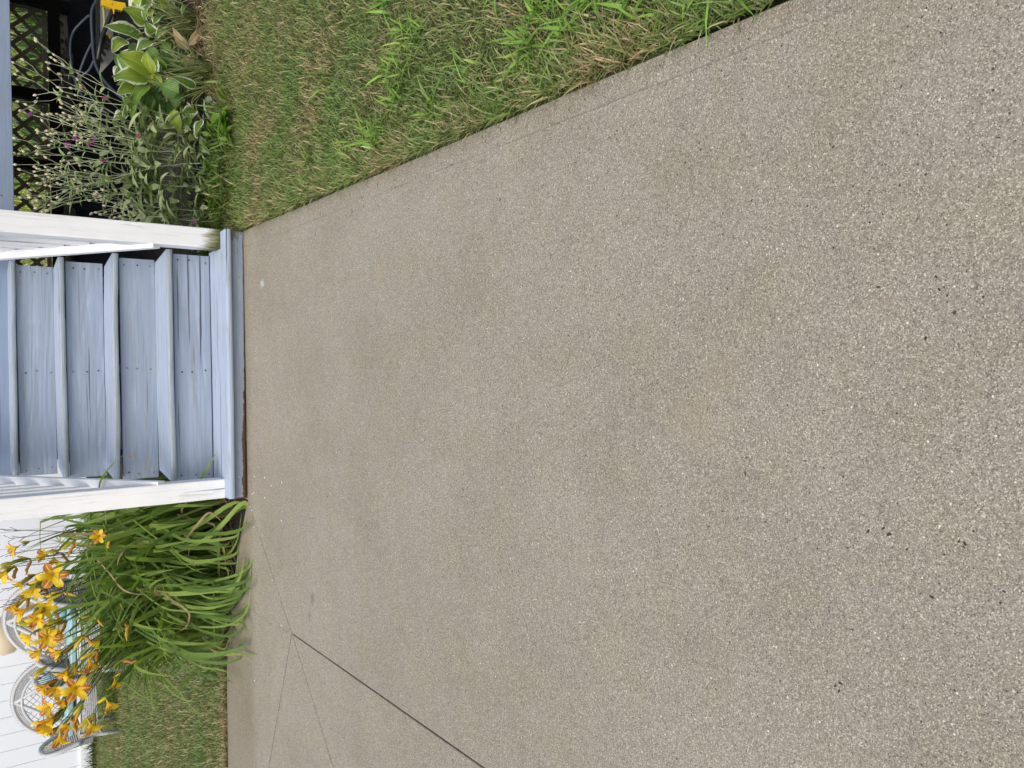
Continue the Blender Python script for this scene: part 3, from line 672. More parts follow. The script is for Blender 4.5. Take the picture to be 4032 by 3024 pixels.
# ------------------------------------------------------------------ wicker chairs with aqua cushions
def wicker_chair(loc, rz, label, k=1.0):
    t = empty('wicker_chair', loc, (0, 0, rz)); t.scale = (k, k, k); meta(t, label, 'chair', 'pale wicker armchairs in front of the white fence')
    R, cz, lean = 0.315, 0.405, 0.14
    def hoop(r, yo, a0, a1, n=30):   # back hoop: in a plane leaning back, centre at seat height
        return [Vector((r*math.sin(a), 0.20+yo+lean*(math.cos(a)*r/R), cz+r*math.cos(a))) for a in np.linspace(a0, a1, n)]
    b = MB(); b.tube(hoop(R, 0.0, -2.1, 2.1), 0.015, 7); b.build('back_hoop', M_wicker, t, True)
    b = MB()                                        # braid wound round the outer rim
    for ph in (0, math.pi):
        P = []
        for i, p in enumerate(hoop(R+0.010, 0.012, -2.0, 2.0, 150)):
            a = -2.0+4.0*i/149; q = a*46+ph; P.append(p+Vector((math.sin(a), 0, math.cos(a)))*0.009*math.cos(q)+Vector((0, 1, 0))*0.009*math.sin(q))
        b.tube(P, 0.0045, 4, False)
    b.build('braided_edge', M_wicker, t, True)
    b = MB(); b.tube(hoop(R-0.062, -0.05, -2.2, 2.2), 0.012, 7); b.build('inner_hoop', M_wicker, t, True)
    b = MB(); A = hoop(R-0.006, 0.0, -2.0, 2.0, 110); B = hoop(R-0.058, -0.048, -2.0, 2.0, 110)   # close upright canes between the hoops
    for p, q in zip(A, B): b.tube([p, q], 0.0034, 4, False)
    for f in (0.25, 0.5, 0.75): b.tube([p.lerp(q, f) for p, q in zip(A, B)], 0.003, 4, False)
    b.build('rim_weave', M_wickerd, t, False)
    b = MB(); r_ = R-0.066                           # open diamond weave of the back
    for s in (1, -1):
        for k in range(-13, 14):
            c = k*0.036; P = []
            for i in range(25):
                u = -r_*1.4+i*r_*2.8/24; x = (u+c)*0.7071; z = (u-c)*0.7071*s
                z += 0.05*math.cos(x*4)
                if x*x+z*z < r_*r_ and z > -0.16: P.append(Vector((x, 0.15+lean*z/R, cz+z)))
            if len(P) > 1: b.tube(P, 0.003, 4, False)
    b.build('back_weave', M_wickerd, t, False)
    for (xa, za, xb, zb) in ((-0.20, 0.19, -0.03, -0.14), (0.20, 0.19, 0.03, -0.14), (0.0, 0.30, -0.19, -0.02), (0.0, 0.30, 0.19, -0.02)):
        b = MB(); b.tube([Vector((xa, 0.165+lean*za/R, cz+za)), Vector((xb, 0.125+lean*zb/R, cz+zb))], 0.015, 7); b.build('brace', M_wicker, t, True)
    b = MB(); b.tube([Vector((x, 0.14, cz+0.10+0.02*math.cos(x*6))) for x in np.linspace(-0.24, 0.24, 9)], 0.009, 6); b.build('cross_cane', M_wicker, t, True)
    for s in (-1, 1):
        P = bez([(s*R*0.93, 0.21, cz-0.03), (s*0.345, 0.08, cz+0.13), (s*0.355, -0.10, cz+0.135), (s*0.33, -0.235, cz+0.06), (s*0.28, -0.26, cz-0.12)], 7)
        b = MB(); b.tube(P, [0.018]*len(P), 8); b.build('arm', M_wicker, t, True)
        b = MB()
        for i in range(34):                      # woven side under the arm
            p = P[int(i*(len(P)-1)/33)]; b.tube([p, Vector((p.x*0.93, p.y, 0.20))], 0.0035, 4, False)
        for z in np.linspace(0.21, cz+0.05, 17):
            b.tube([Vector((s*R*0.97, 0.2, z)), Vector((s*0.335, 0.06, z)), Vector((s*0.34, -0.1, z)), Vector((s*0.31, -0.22, z))], 0.0042, 4, False)
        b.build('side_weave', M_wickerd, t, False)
    b = MB(); b.ball((0, 0, 0), 0.31, 0.27, 0.035, 20, 6); b.build('seat', M_wicker, t, loc=(0, -0.02, 0.285))
    b = MB()
    for z in np.linspace(0.17, 0.27, 8): b.tube([Vector((0.30*math.sin(a), -0.02-0.26*math.cos(a), z)) for a in np.linspace(-1.5, 1.5, 16)], 0.0065, 5, False)
    b.build('apron', M_wicker, t, False)
    for sx, sy in ((-1, -1), (1, -1), (-1, 1), (1, 1)):
        b = MB(); b.tube([Vector((sx*0.25, sy*0.20, 0.29)), Vector((sx*0.28, sy*0.235, 0.0))], [0.018, 0.015], 8); b.build('leg', M_wicker, t, True)
    for s in (-1, 1):
        b = MB(); b.tube([Vector((s*0.265, -0.225, 0.13)), Vector((0, -0.215, 0.27))], 0.010, 6); b.build('leg_brace', M_wicker, t, True)
    return t
def cushion(loc, rz, sx, sy, sz, tilt, label, cat='cushion'):
    mb = MB(); n = 12; V = []; Fc = []
    bm = bmesh.new(); bmesh.ops.create_cube(bm, size=1); bmesh.ops.subdivide_edges(bm, edges=bm.edges[:], cuts=7, use_grid_fill=True)
    for v in bm.verts:
        x, y, z = v.co*2; e = (1-abs(x)**4)*(1-abs(y)**4)
        v.co = Vector((x*sx*(1-0.06*y*y), y*sy*(1-0.06*x*x), z*sz*(0.45+0.6*e)+0.006*mnoise.noise(Vector((x*3, y*3, z)))))
    me = bpy.data.meshes.new('cushion'); bm.to_mesh(me); bm.free(); me.materials.append(M_aqua); me.polygons.foreach_set('use_smooth', [True]*len(me.polygons))
    o = link('cushion', me, None, loc, (tilt, 0, rz)); meta(o, label, cat, 'aqua cushions on the wicker chairs'); return o
for (x, y, rz, who) in ((-2.665, 7.28, 0.10, 'left'), (-2.00, 7.02, -0.16, 'right')):
    g0 = ground_z(x, y)
    wicker_chair((x, y, g0), rz, 'round-backed pale wicker armchair, fully seen left of the lily flowers' if who == 'left' else 'round-backed pale wicker armchair half hidden by lily stems, cream pot behind it', 1.0 if who == 'left' else 1.08)
    R_ = Matrix.Rotation(rz, 3, 'Z')
    p = R_ @ Vector((0, -0.03, 0.350)); cushion((x+p.x, y+p.y, g0+p.z), rz, 0.235, 0.22, 0.03, 0.0, 'flat aqua seat cushion on the %s wicker chair' % who)
    p = R_ @ Vector((0.15, 0.03, 0.45)); cushion((x+p.x, y+p.y, g0+p.z), rz, 0.095, 0.075, 0.04, 1.15, 'small puffy aqua pillow leaning in the corner of the %s wicker chair' % who)

# ------------------------------------------------------------------ garden gear under the deck edge
YG = 4.86
def A(x, y, Y=YG): return at(x, y, Y)
hose = MB(); hose.tube(bez([A(392, -60), A(380, 0), A(361, 49), A(365, 163), A(374, 244, 4.84), A(401, 304, 4.80), A(440, 350, 4.74), A(500, 400, 4.66), A(580, 440, 4.62)], 8), 0.0085, 8)
hose.tube(bez([A(352, 60, 4.9), A(325, 84, 4.95), A(290, 125, 5.0), A(277, 180, 5.0), A(282, 250, 5.0), A(300, 330, 4.95), A(345, 400, 4.85), A(430, 450, 4.8)], 8), 0.0075, 8)
hose.tube(bez([A(362, 170, 4.9), A(338, 220, 4.92), A(312, 290, 4.95), A(296, 345, 4.97)], 8), 0.0075, 8)
hose.tube(bez([A(376, 225, 4.88), A(352, 275, 4.9), A(322, 300, 4.93), A(305, 330, 4.97)], 8), 0.0075, 8)
o = hose.build('garden_hose', M_hose, None, True); meta(o, 'slate-blue garden hose looping in the dark beneath the deck', 'hose')
gear = empty('plastic_garden_rack', (A(430, 100).x, YG+0.02, 0)); meta(gear, 'grey plastic rack with black notched arm and yellow clips behind the hosta', 'garden rack')
def rel(p): return Vector(p)-Vector(gear.location)
def slabpx(pts, Y, th, name, mat):
    P = [at(x, y, Y) for x, y in pts]; n = len(P); V = [rel(p) for p in P]+[rel(p)+Vector((0, th, 0)) for p in P]
    Fc = [tuple(range(n)), tuple(range(2*n-1, n-1, -1))]+[(i, n+i, n+(i+1) % n, (i+1) % n) for i in range(n)]
    me = mesh(name, V, Fc, mat); bm = bmesh.new(); bm.from_mesh(me); bmesh.ops.recalc_face_normals(bm, faces=bm.faces); bm.to_mesh(me); bm.free()
    return link(name, me, gear)
slabpx([(391, -70), (446, -70), (446, 205), (463, 215), (396, 288)], YG+0.05, 0.02, 'panel', M_greypl)
slabpx([(447, -70), (700, -70), (700, 110), (452, 208), (447, 200)], YG+0.055, 0.02, 'side_panel', M_blackpl)
slabpx([(377, -60), (390, -60), (391, 288), (380, 250)], YG+0.045, 0.03, 'rear_edge', M_blackpl)
b = MB(); b.tube([rel(A(452, 20, YG)), rel(A(425, 85, YG)), rel(A(400, 150, YG-0.01)), rel(A(386, 235, YG-0.02))], 0.012, 8); b.build('arm_bar', M_blackpl, gear, True)
slabpx([(415, 135), (425, 140), (440, 165), (436, 168), (422, 156), (418, 166), (441, 182), (427, 188), (428, 194), (421, 193), (415, 189), (407, 196), (418, 215), (413, 221), (402, 210), (396, 214), (408, 240), (402, 246), (390, 225), (388, 190), (398, 150)], YG+0.02, 0.012, 'notched_bracket', M_blackpl)
b = MB(); b.tube([rel(A(400, -50, YG+0.01)), rel(A(409, 50, YG+0.01)), rel(A(412, 90, YG+0.01)), rel(A(404, 135, YG+0.01))], 0.007, 8); b.build('lime_tube', M_limetube, gear, True)
slabpx([(400, -6), (493, 12), (496, 28), (480, 41), (452, 34), (449, 54), (443, 33), (420, 24), (398, 18)], YG-0.02, 0.03, 'yellow_clip', M_yelpl)
slabpx([(404, 3), (440, 9), (441, 20), (425, 17), (404, 12)], YG-0.024, 0.003, 'yellow_clip_web', M_yelpl)
slabpx([(402, 130), (392, 150), (389, 164), (394, 168), (403, 150), (407, 136)], YG+0.0, 0.02, 'yellow_clip', M_yelpl)
slabpx([(426, 130), (437, 137), (433, 153), (425, 140)], YG+0.012, 0.02, 'yellow_clip', M_yelpl)
slabpx([(414, 157), (424, 158), (418, 172)], YG+0.036, 0.01, 'yellow_clip', M_yelpl)

# ------------------------------------------------------------------ grass (blades nobody could count)
def grass(name, pts, hmin, hmax, wdt, lean, palette, seed, label=None, straw=0.15, longb=0.0):
    rs = np.random.RandomState(seed); n = len(pts); P = np.array(pts, dtype=np.float64)
    az = rs.uniform(0, 2*np.pi, n); h = rs.uniform(hmin, hmax, n)*(0.7+0.6*rs.rand(n))
    le = lean*(0.3+rs.rand(n)*1.2); wd = wdt*(0.6+0.8*rs.rand(n))
    if longb: k = rs.rand(n) < longb; h[k] *= 1.7; wd[k] *= 1.8
    dirx, diry = np.cos(az), np.sin(az); sx, sy = -diry, dirx
    rows = []
    for f, wf in ((0, 0.8), (0.4, 1.0), (0.75, 0.7)):
        off_ = h*le*f**1.6; z = h*(f - 0.35*le*f*f)
        for s in (-1, 1):
            rows.append(np.stack([P[:, 0]+dirx*off_+s*sx*wd*wf/2, P[:, 1]+diry*off_+s*sy*wd*wf/2, P[:, 2]+z], 1))
    off_ = h*le; rows.append(np.stack([P[:, 0]+dirx*off_, P[:, 1]+diry*off_, P[:, 2]+h*(1-0.35*le)*0.98], 1))
    V = np.stack(rows, 1).reshape(-1, 3)
    base = (np.arange(n)*7)[:, None]
    quads = np.concatenate([base+np.array([0, 1, 3, 2]), base+np.array([2, 3, 5, 4])], 1).reshape(-1, 4); tris = base+np.array([4, 5, 6])
    loops = np.concatenate([quads.ravel(), tris.ravel()]).astype(np.int32); nq, nt_ = len(quads), len(tris)
    me = bpy.data.meshes.new(name); me.vertices.add(len(V)); me.vertices.foreach_set('co', V.astype(np.float32).ravel())
    me.loops.add(len(loops)); me.loops.foreach_set('vertex_index', loops)
    me.polygons.add(nq+nt_); st = np.concatenate([np.arange(nq)*4, nq*4+np.arange(nt_)*3]).astype(np.int32); me.polygons.foreach_set('loop_start', st)
    me.polygons.foreach_set('loop_total', np.concatenate([np.full(nq, 4), np.full(nt_, 3)]).astype(np.int32))
    me.update(calc_edges=True); me.validate()
    pal = np.array(palette); ci = rs.randint(0, len(pal), n); c = pal[ci]*(0.75+0.5*rs.rand(n, 1))
    # dry patches follow a slow field over the lawn
    fld = np.array([mnoise.noise(Vector((p[0]*3.1, p[1]*3.1, seed)))+0.5*mnoise.noise(Vector((p[0]*9, p[1]*9, seed+4))) for p in P])
    sk = rs.rand(n) < np.clip(straw+0.34*fld, 0.02, 0.65)
    c[sk] = np.array([0.44, 0.38, 0.20])*(0.6+0.7*rs.rand(sk.sum(), 1))
    c = np.clip(c*(1+0.25*fld[:, None]*np.array([0.3, -0.6, 0.0])), 0.005, 0.8)
    ca = me.color_attributes.new('tint', 'FLOAT_COLOR', 'POINT')
    cc = np.concatenate([np.repeat(c, 7, 0), np.ones((n*7, 1))], 1); ca.data.foreach_set('color', cc.astype(np.float32).ravel())
    me.materials.append(M_grass); o = link(name, me); meta(o, kind='stuff')
    if label: meta(o, label, 'grass')
    return o
GP = [(0.175, 0.235, 0.055), (0.225, 0.28, 0.08), (0.125, 0.185, 0.045), (0.27, 0.31, 0.11), (0.16, 0.24, 0.065)]
GB = [(0.20, 0.35, 0.05), (0.26, 0.42, 0.07), (0.17, 0.30, 0.05)]
rs0 = np.random.RandomState(5)
pts = []
while len(pts) < 84000:
    x = rs0.uniform(0.56, 3.2); y = rs0.uniform(-0.3, 4.28)
    if x < edgeX(y)+0.007+rs0.uniform(0, .015)**1.0: continue
    if x > 0.98+0.42*max(y, 0)*1.0+0.1: continue
    if y > 4.12 and rs0.rand() < (y-4.12)/0.16: continue
    if y > 3.9 and x < 1.6 and rs0.rand() < 0.55: continue
    pts.append((x, y, -0.014))
grass('lawn_grass', pts, 0.018, 0.040, 0.0029, 0.95, GP, 3, 'short dry mown lawn grass beside the concrete walk, right of the steps', straw=0.22)
pts = []
while len(pts) < 7800:
    y = rs0.uniform(0.1, 3.6); x = edgeX(y)+0.009+abs(rs0.normal(0, 0.05)); 
    pts.append((x, y, -0.014))
grass('edge_grass', pts, 0.028, 0.058, 0.0034, 0.75, GP, 8, 'longer grass leaning over the edge of the concrete walk', straw=0.30)
pts = []
for c_ in range(125):
    x = rs0.uniform(0.66, 1.6); y = rs0.uniform(0.4, 2.9)
    if x < edgeX(y)+0.02 or x > 0.85+0.38*y or x > 0.80+0.34*y and rs0.rand() < 0.6 or rs0.rand() < (y-1.5)/1.6: continue
    for k in range(24): pts.append((x+rs0.normal(0, .022), y+rs0.normal(0, .022), -0.014))
pts = [p for p in pts if p[0] > edgeX(p[1])+0.006]
grass('crab_grass', pts, 0.04, 0.075, 0.0068, 1.1, GB, 9, 'broad bright green crabgrass clumps in the near part of the lawn', straw=0.0)
pts = []
while len(pts) < 66000:
    x = rs0.uniform(-6.4, -1.35); y = rs0.uniform(4.03, 8.32)
    if x < -1.1-0.62*y: continue
    if rs0.rand() > 0.35+0.65*(8.4-y)/4.3: continue
    pts.append((x, y, ground_z(x, y)))
grass('left_lawn_grass', pts, 0.028, 0.050, 0.0042, 0.9, [(0.19, 0.25, 0.075), (0.235, 0.285, 0.095), (0.155, 0.21, 0.062), (0.28, 0.30, 0.14)], 13, 'mown lawn grass between the concrete, daylilies and white fence', straw=0.20)
pts = [(rs0.uniform(-5.2, -1.5), 4.045+abs(rs0.normal(0, 0.025)), -0.012) for _ in range(3600)]
grass('dry_edge_grass', pts, 0.03, 0.055, 0.0035, 1.0, [(0.16, 0.15, 0.07), (0.22, 0.18, 0.09), (0.10, 0.12, 0.04)], 14, 'browned grass fringe along the far edge of the concrete', straw=0.5)
pts = [(x, 8.26+rs0.uniform(-.07, .03), ground_z(x, 8.26)) for x in rs0.uniform(-5.6, -1.0, 1700)]
grass('fence_foot_grass', pts, 0.08, 0.16, 0.006, 0.75, [(0.07, 0.12, 0.035), (0.10, 0.15, 0.04)], 15, 'uncut grass tufts along the foot of the white fence', straw=0.08)
pts = []
while len(pts) < 42000:
    x = rs0.uniform(0.6, 6.5); y = 8.45+11*rs0.rand()**1.5; pts.append((x, y, ground_z(x, y)))
grass('back_lawn_grass', pts, 0.05, 0.09, 0.011, 0.9, [(0.38, 0.42, 0.09), (0.44, 0.47, 0.12), (0.30, 0.38, 0.08)], 16, 'sunlit lawn grass seen through the lattice behind the deck', straw=0.12)
pts = [(rs0.uniform(2.0, 4.2), rs0.uniform(8.55, 9.6), 0) for _ in range(450)]; pts = [(x, y, ground_z(x, y)) for x, y, _ in pts]
grass('tall_leaves', pts, 0.25, 0.5, 0.022, 0.6, [(0.07, 0.15, 0.035), (0.11, 0.20, 0.05)], 17, 'dark strap-leaved plants growing right behind the lattice', straw=0.05)
pts = []
for i in range(620):
    x = rs0.normal(1.02, 0.16); y = rs0.normal(3.95, 0.10)
    if x > 0.70: pts.append((x, y, -0.014))
grass('weedy_grass', pts, 0.06, 0.13, 0.0085, 1.0, [(0.12, 0.19, 0.04), (0.16, 0.24, 0.055), (0.08, 0.13, 0.03)], 18, 'bright weedy grass at the foot of the mossy white post', straw=0.06)

# ------------------------------------------------------------------ leaf builders
def strap_mesh(name, L, W, el0, bend, mat, kink=None, twist=0.0, nseg=11, seed=0):
    """daylily blade from origin, arching towards +X; el0/bend in degrees from vertical"""
    rn = random.Random(seed); V = []; UV = []; Fc = []; p = Vector((0, 0, 0)); side = Vector((0, 1, 0)); ds = L/nseg; yw = 0
    for i in range(nseg+1):
        s = i/nseg; a = math.radians(el0+bend*s**1.6)
        if kink and s > kink[0]: a += math.radians(kink[1])
        d = Vector((math.sin(a), math.sin(yw)*0.3, math.cos(a))); n_ = d.cross(side).normalized()
        tw = twist*s; sd = side*math.cos(tw)+n_*math.sin(tw); nn = d.cross(sd).normalized()
        wd = W*(0.75+0.5*s if s < 0.35 else (0.925 if s < 0.6 else max(0.03, 0.925*(1-((s-0.6)/0.4)**1.7))))
        for u in (-1, 0, 1):
            V.append(p+sd*(u*wd/2)-nn*(abs(u)*wd*-0.16)); UV.append((u, s))
        p = p+d*ds; yw += rn.uniform(-.3, .3)
    for i in range(nseg):
        for k in range(2): a = i*3+k; Fc.append((a, a+1, a+4, a+3))
    return mesh(name, V, Fc, mat, True, UV)

# ------------------------------------------------------------------ daylily clump
lily = empty('daylily_clump', (-1.0, 4.35, 0)); meta(lily, 'big daylily clump with yellow and rust-red flowers spilling over the concrete left of the steps', 'flowering plant')
LO = Vector(lily.location)
rn = random.Random(21)
var = []
for i in range(22):
    far = i/21
    mt = M_lily[0] if i % 3 == 0 else (M_lily[1] if i % 3 == 1 else M_lily[0])
    kk = (rn.uniform(0.45, 0.7), rn.uniform(35, 70)) if rn.random() < 0.28 else None
    var.append((strap_mesh('leaf', rn.uniform(0.62, 0.90)-0.18*far, rn.uniform(0.017, 0.025), rn.uniform(4, 20), 22+far*112, mt, kk, rn.uniform(-.5, .5), seed=i), far))
dry = [strap_mesh('leaf', rn.uniform(0.3, 0.5), rn.uniform(0.010, 0.018), rn.uniform(20, 50), rn.uniform(80, 130), M_lily[2], None, rn.uniform(-2, 2), seed=80+i) for i in range(4)]
fill = []
def put_leaf(x, y, az, me, sc, as_part=True, z=0.0, name='leaf', tx=0.0):
    if as_part: return link(name, me, lily, (x-LO.x, y-LO.y, z-0.01), (tx, 0, az), (sc, sc, sc))
    fill.append((Matrix.Translation((x-LO.x, y-LO.y, z-0.01)) @ Matrix.Rotation(az, 4, 'Z') @ Matrix.Scale(sc, 4), me))
BX, BY = -1.0, 4.37
def az_up(az): return math.sin(az) > -0.3
def okleaf(x, y, az, far, sc):
    # leaves do not run through the steps: keep reach away from X > -0.57
    reach = (0.20+0.28*far)*sc
    return x+math.cos(az)*reach < -0.585
cnt = 0; tries = 0
while cnt < 130 and tries < 9000:
    tries += 1
    a = rn.uniform(0, 2*math.pi); r = math.sqrt(rn.random())
    x = BX+0.43*r*math.cos(a); y = BY+0.30*r*math.sin(a)
    if y < 3.98+(x+0.57)*-0.16: y = 3.98+(x+0.57)*-0.16+rn.uniform(0, .05)
    az = a+rn.gauss(0, 0.55)
    if rn.random() < 0.25: az = rn.gauss(math.pi, 0.5)          # the clump leans to the left
    if rn.random() < 0.30: az = rn.gauss(-math.pi/2-0.15, 0.45); y = min(y, rn.uniform(4.0, 4.25))
    far_w = min(1, max(0, 0.25+0.55*r+rn.gauss(0, 0.22)))
    me, far = var[min(21, max(0, int(far_w*21)))]
    sc = rn.uniform(0.78, 1.12)*(1.16 if x > -0.95 and az_up(az) else 1.0)
    if not okleaf(x, y, az, far, sc): continue
    put_leaf(x, y, az, me, sc); cnt += 1
cnt2 = 0
while cnt2 < 460:
    a = rn.uniform(0, 2*math.pi); r = math.sqrt(rn.random()); x = BX+0.42*r*math.cos(a); y = BY+0.05+0.28*r*math.sin(a)
    az = a+rn.gauss(0, 0.7); me, far = var[min(21, max(0, int((0.1+0.5*r+rn.gauss(0, .2))*21)))]; sc = rn.uniform(0.7, 1.12)
    if rn.random() < 0.5: az = rn.gauss(math.pi, 0.6)
    if not okleaf(x, y, az, far, sc): continue
    put_leaf(x, y, az, me, sc, False); cnt2 += 1
for i in range(16):
    x = BX+rn.uniform(-.35, .35); y = 4.05+rn.uniform(0, 0.25); put_leaf(x, y, rn.gauss(-math.pi/2, 0.9), rn.choice(dry), rn.uniform(0.7, 1.1), True, rn.uniform(0, 0.2))
for i in range(70):
    x = rn.uniform(-0.72, -0.575); y = rn.uniform(3.9, 5.1); put_leaf(x, y, rn.uniform(1.4, 4.8), var[rn.randint(0, 8)][0], rn.uniform(0.85, 1.3), False)
# joined rest of the leaves
for mi, mat in enumerate(M_lily[:2]):
    V = []; Fc = []; UV = []
    for M_, me in fill:
        if me.materials[0] != mat: continue
        k = len(V); V += [M_ @ v.co for v in me.vertices]; Fc += [tuple(i+k for i in p.vertices) for p in me.polygons]
        uv = {}; 
        for l, u in zip(me.loops, me.uv_layers[0].data): uv[l.vertex_index] = tuple(u.uv)
        UV += [uv[i] for i in range(len(me.vertices))]
    if V: meta(link('inner_leaves', mesh('inner_leaves', V, Fc, mat, True, UV), lily), kind='stuff')
# blades placed where the photo shows single ones: control points of each midline
def blade(P, W, mat, parent, name='leaf', up_=Vector((0, -0.6, 0.8)), n=6, org=LO):
    C = bez(P, n); V = []; UV = []; Fc = []; m_ = len(C)
    for i, c in enumerate(C):
        s = i/(m_-1); t = (C[min(i+1, m_-1)]-C[max(i-1, 0)]).normalized(); sd = t.cross(up_).normalized(); nn = sd.cross(t)
        wd = W*(0.7+0.6*s if s < 0.3 else (0.9 if s < 0.55 else max(0.03, 0.9*(1-((s-0.55)/0.45)**1.6))))
        for u in (-1, 0, 1): V.append(c-org+sd*u*wd/2+nn*abs(u)*wd*0.14); UV.append((u, s))
    for i in range(m_-1):
        for k in range(2): a = i*3+k; Fc.append((a, a+1, a+4, a+3))
    return link(name, mesh(name, V, Fc, mat, True, UV), parent)
def pxblade(pts, W, mat): return blade([at(x, y, Y) for x, y, Y in pts], W, mat, lily)
F0, F1, F2 = M_lily
pxblade([(520, 2010, 4.05), (410, 1990, 3.95), (392, 1915, 3.88), (425, 1850, 3.86), (478, 1795, 3.86)], 0.012, F0)
pxblade([(478, 1796, 3.86), (500, 1795, 3.86), (524, 1800, 3.86), (522, 1820, 3.86)], 0.005, F2)
pxblade([(760, 1960, 4.0), (790, 1890, 3.80), (820, 1840, 3.74), (855, 1777, 3.72)], 0.014, F0)
pxblade([(640, 2120, 4.05), (760, 2080, 3.92), (900, 1990, 3.72), (960, 1975, 3.64)], 0.024, F0)
pxblade([(680, 2180, 4.0), (830, 2110, 3.84), (950, 1985, 3.66), (985, 2010, 3.60), (1010, 2090, 3.53)], 0.024, F0)
pxblade([(700, 2160, 4.0), (850, 2080, 3.85), (960, 1995, 3.66), (990, 2060, 3.58), (1003, 2150, 3.56), (1000, 2220, 3.57)], 0.020, F1)
pxblade([(650, 2350, 4.05), (800, 2300, 3.85), (960, 2250, 3.6), (1020, 2160, 3.48), (1033, 2100, 3.46), (1020, 2000, 3.47)], 0.013, F0)
pxblade([(620, 2300, 4.1), (740, 2310, 3.9), (900, 2320, 3.72), (998, 2300, 3.62)], 0.020, F0)
pxblade([(600, 2400, 4.1), (720, 2420, 3.95), (900, 2430, 3.75), (980, 2380, 3.62), (1000, 2300, 3.56)], 0.018, F1)
pxblade([(560, 2520, 4.1), (700, 2570, 3.95), (900, 2575, 3.72), (1032, 2580, 3.45)], 0.015, F0)
pxblade([(560, 2420, 4.1), (640, 2530, 4.05), (780, 2620, 3.95), (880, 2640, 3.85), (972, 2685, 3.68)], 0.012, F0)
pxblade([(520, 2560, 4.2), (600, 2620, 4.1), (700, 2720, 4.0), (770, 2800, 3.95), (815, 2812, 3.92)], 0.010, F0)
pxblade([(620, 2440, 4.2), (560, 2540, 4.15), (590, 2700, 4.05), (600, 2780, 4.0), (596, 2830, 3.98)], 0.010, F0)
pxblade([(640, 2310, 3.95), (660, 2350, 3.9), (720, 2390, 3.88), (746, 2420, 3.87), (735, 2465, 3.88), (705, 2485, 3.9)], 0.014, F2)
pxblade([(380, 2200, 4.1), (430, 2255, 4.0), (500, 2330, 3.95), (640, 2345, 3.92)], 0.010, F2)
pxblade([(720, 2140, 3.9), (790, 2050, 3.82), (830, 2020, 3.8), (880, 2060, 3.8)], 0.012, F2)
pxblade([(600, 2240, 4.1), (620, 2330, 3.95), (800, 2330, 3.8), (930, 2300, 3.7), (985, 2200, 3.6)], 0.024, F0)
pxblade([(560, 2270, 4.1), (660, 2360, 3.95), (800, 2395, 3.82), (935, 2370, 3.68)], 0.020, F0)
rp = random.Random(77)
for i in range(66):        # front blades arching down to the concrete
    y0 = rp.uniform(2010, 2540); x0 = rp.uniform(520, 790); x1 = rp.uniform(860, 992)-max(0, y0-2400)*0.3
    bow = rp.gauss(85, 45)+max(0, y0-2300)*0.15; ym = y0+bow; y1 = ym-rp.gauss(70, 75); Yb = rp.uniform(3.96, 4.16)
    Ye = at(x1+25, y1, z=0.012).y if rp.random() < 0.6 else at(x1+25, y1, z=0.012).y+0.1; xm = x0+(x1-x0)*rp.uniform(0.5, 0.75)
    if y1 < 1995: y1 = 1995+rp.uniform(0, 40)
    mt_ = rp.choice((F0, F0, F1, F1)) if rp.random() < 0.94 else F2
    if rp.random() < 0.25:      # folded blade: sharp kink
        pxblade([(x0, y0, Yb), (x0+(xm-x0)*0.6, y0+bow*0.3, Yb-0.10), (xm, y0+bow*0.45, Yb*0.5+Ye*0.5), (xm+12, y0+bow*0.5+12, Yb*0.48+Ye*0.52), (xm+20, y0+bow+rp.uniform(30, 110), Yb*0.5+Ye*0.5)], rp.uniform(0.012, 0.021), mt_)
    else:
        pxblade([(x0, y0, Yb), (x0+(x1-x0)*0.28, y0+bow*rp.uniform(.5, .85), Yb-0.10), (xm, ym, Yb*0.45+Ye*0.55), (x1-18, ym-(ym-y1)*0.35, Ye+0.06), (x1, y1, Ye+0.03)], rp.uniform(0.009, 0.021), mt_)
for i in range(60):        # upper blades fanning up and to the left, some crossing the others
    y0 = rp.uniform(2080, 2360); x0 = rp.uniform(520, 700); a = rp.uniform(-0.15, 0.95); L_ = rp.uniform(180, 420); Yb = rp.uniform(4.02, 4.3)
    x1 = x0-L_*math.cos(a); y1 = y0+L_*math.sin(a)*0.9; dr = rp.uniform(0, 60)
    if y1 < 2060: y1 = 2070
    pxblade([(x0, y0, Yb), ((x0+x1)/2-20, (y0+y1)/2-15, Yb-0.02), (x1+30, y1-15, Yb-0.05), (x1+dr, y1+rp.uniform(10, 50), Yb-0.08)], rp.uniform(0.010, 0.019), rp.choice((F0, F1, F1)) if rp.random() < 0.95 else F2)

# flowers
def petal_mesh(name, L, W, mat, curl, seed):
    V = []; UV = []; Fc = []; n = 7; m_ = 4; rr = random.Random(seed)
    for i in range(n+1):
        s = i/n; ang = 0.55+curl*s**1.5; 
        if i == 0: p = Vector((0.004, 0, 0))
        wd = W*(0.25+1.15*math.sin(min(1, s*1.08)*math.pi*0.80)**0.9 if s < 0.98 else 0.12)
        for k in range(m_+1):
            u = -1+2*k/m_; V.append(p+Vector((0, u*wd/2, 0.10*wd*abs(u)+0.0035*math.sin(s*17+seed+u)*abs(u)))); UV.append((u, s))
        p = p+Vector((math.sin(ang), 0, math.cos(ang)))*(L/n)
    for i in range(n):
        for k in range(m_): a = i*(m_+1)+k; Fc.append((a, a+1, a+m_+2, a+m_+1))
    return mesh(name, V, Fc, mat, True, UV)
pys = [petal_mesh('petal', 0.078, 0.024, M_pet_y, c_, i) for i, c_ in enumerate((0.9, 1.4, 1.9))]
prs = [petal_mesh('petal', 0.074, 0.027, M_pet_r, c_, 5+i) for i, c_ in enumerate((0.9, 1.4, 2.0))]
stm = MB()
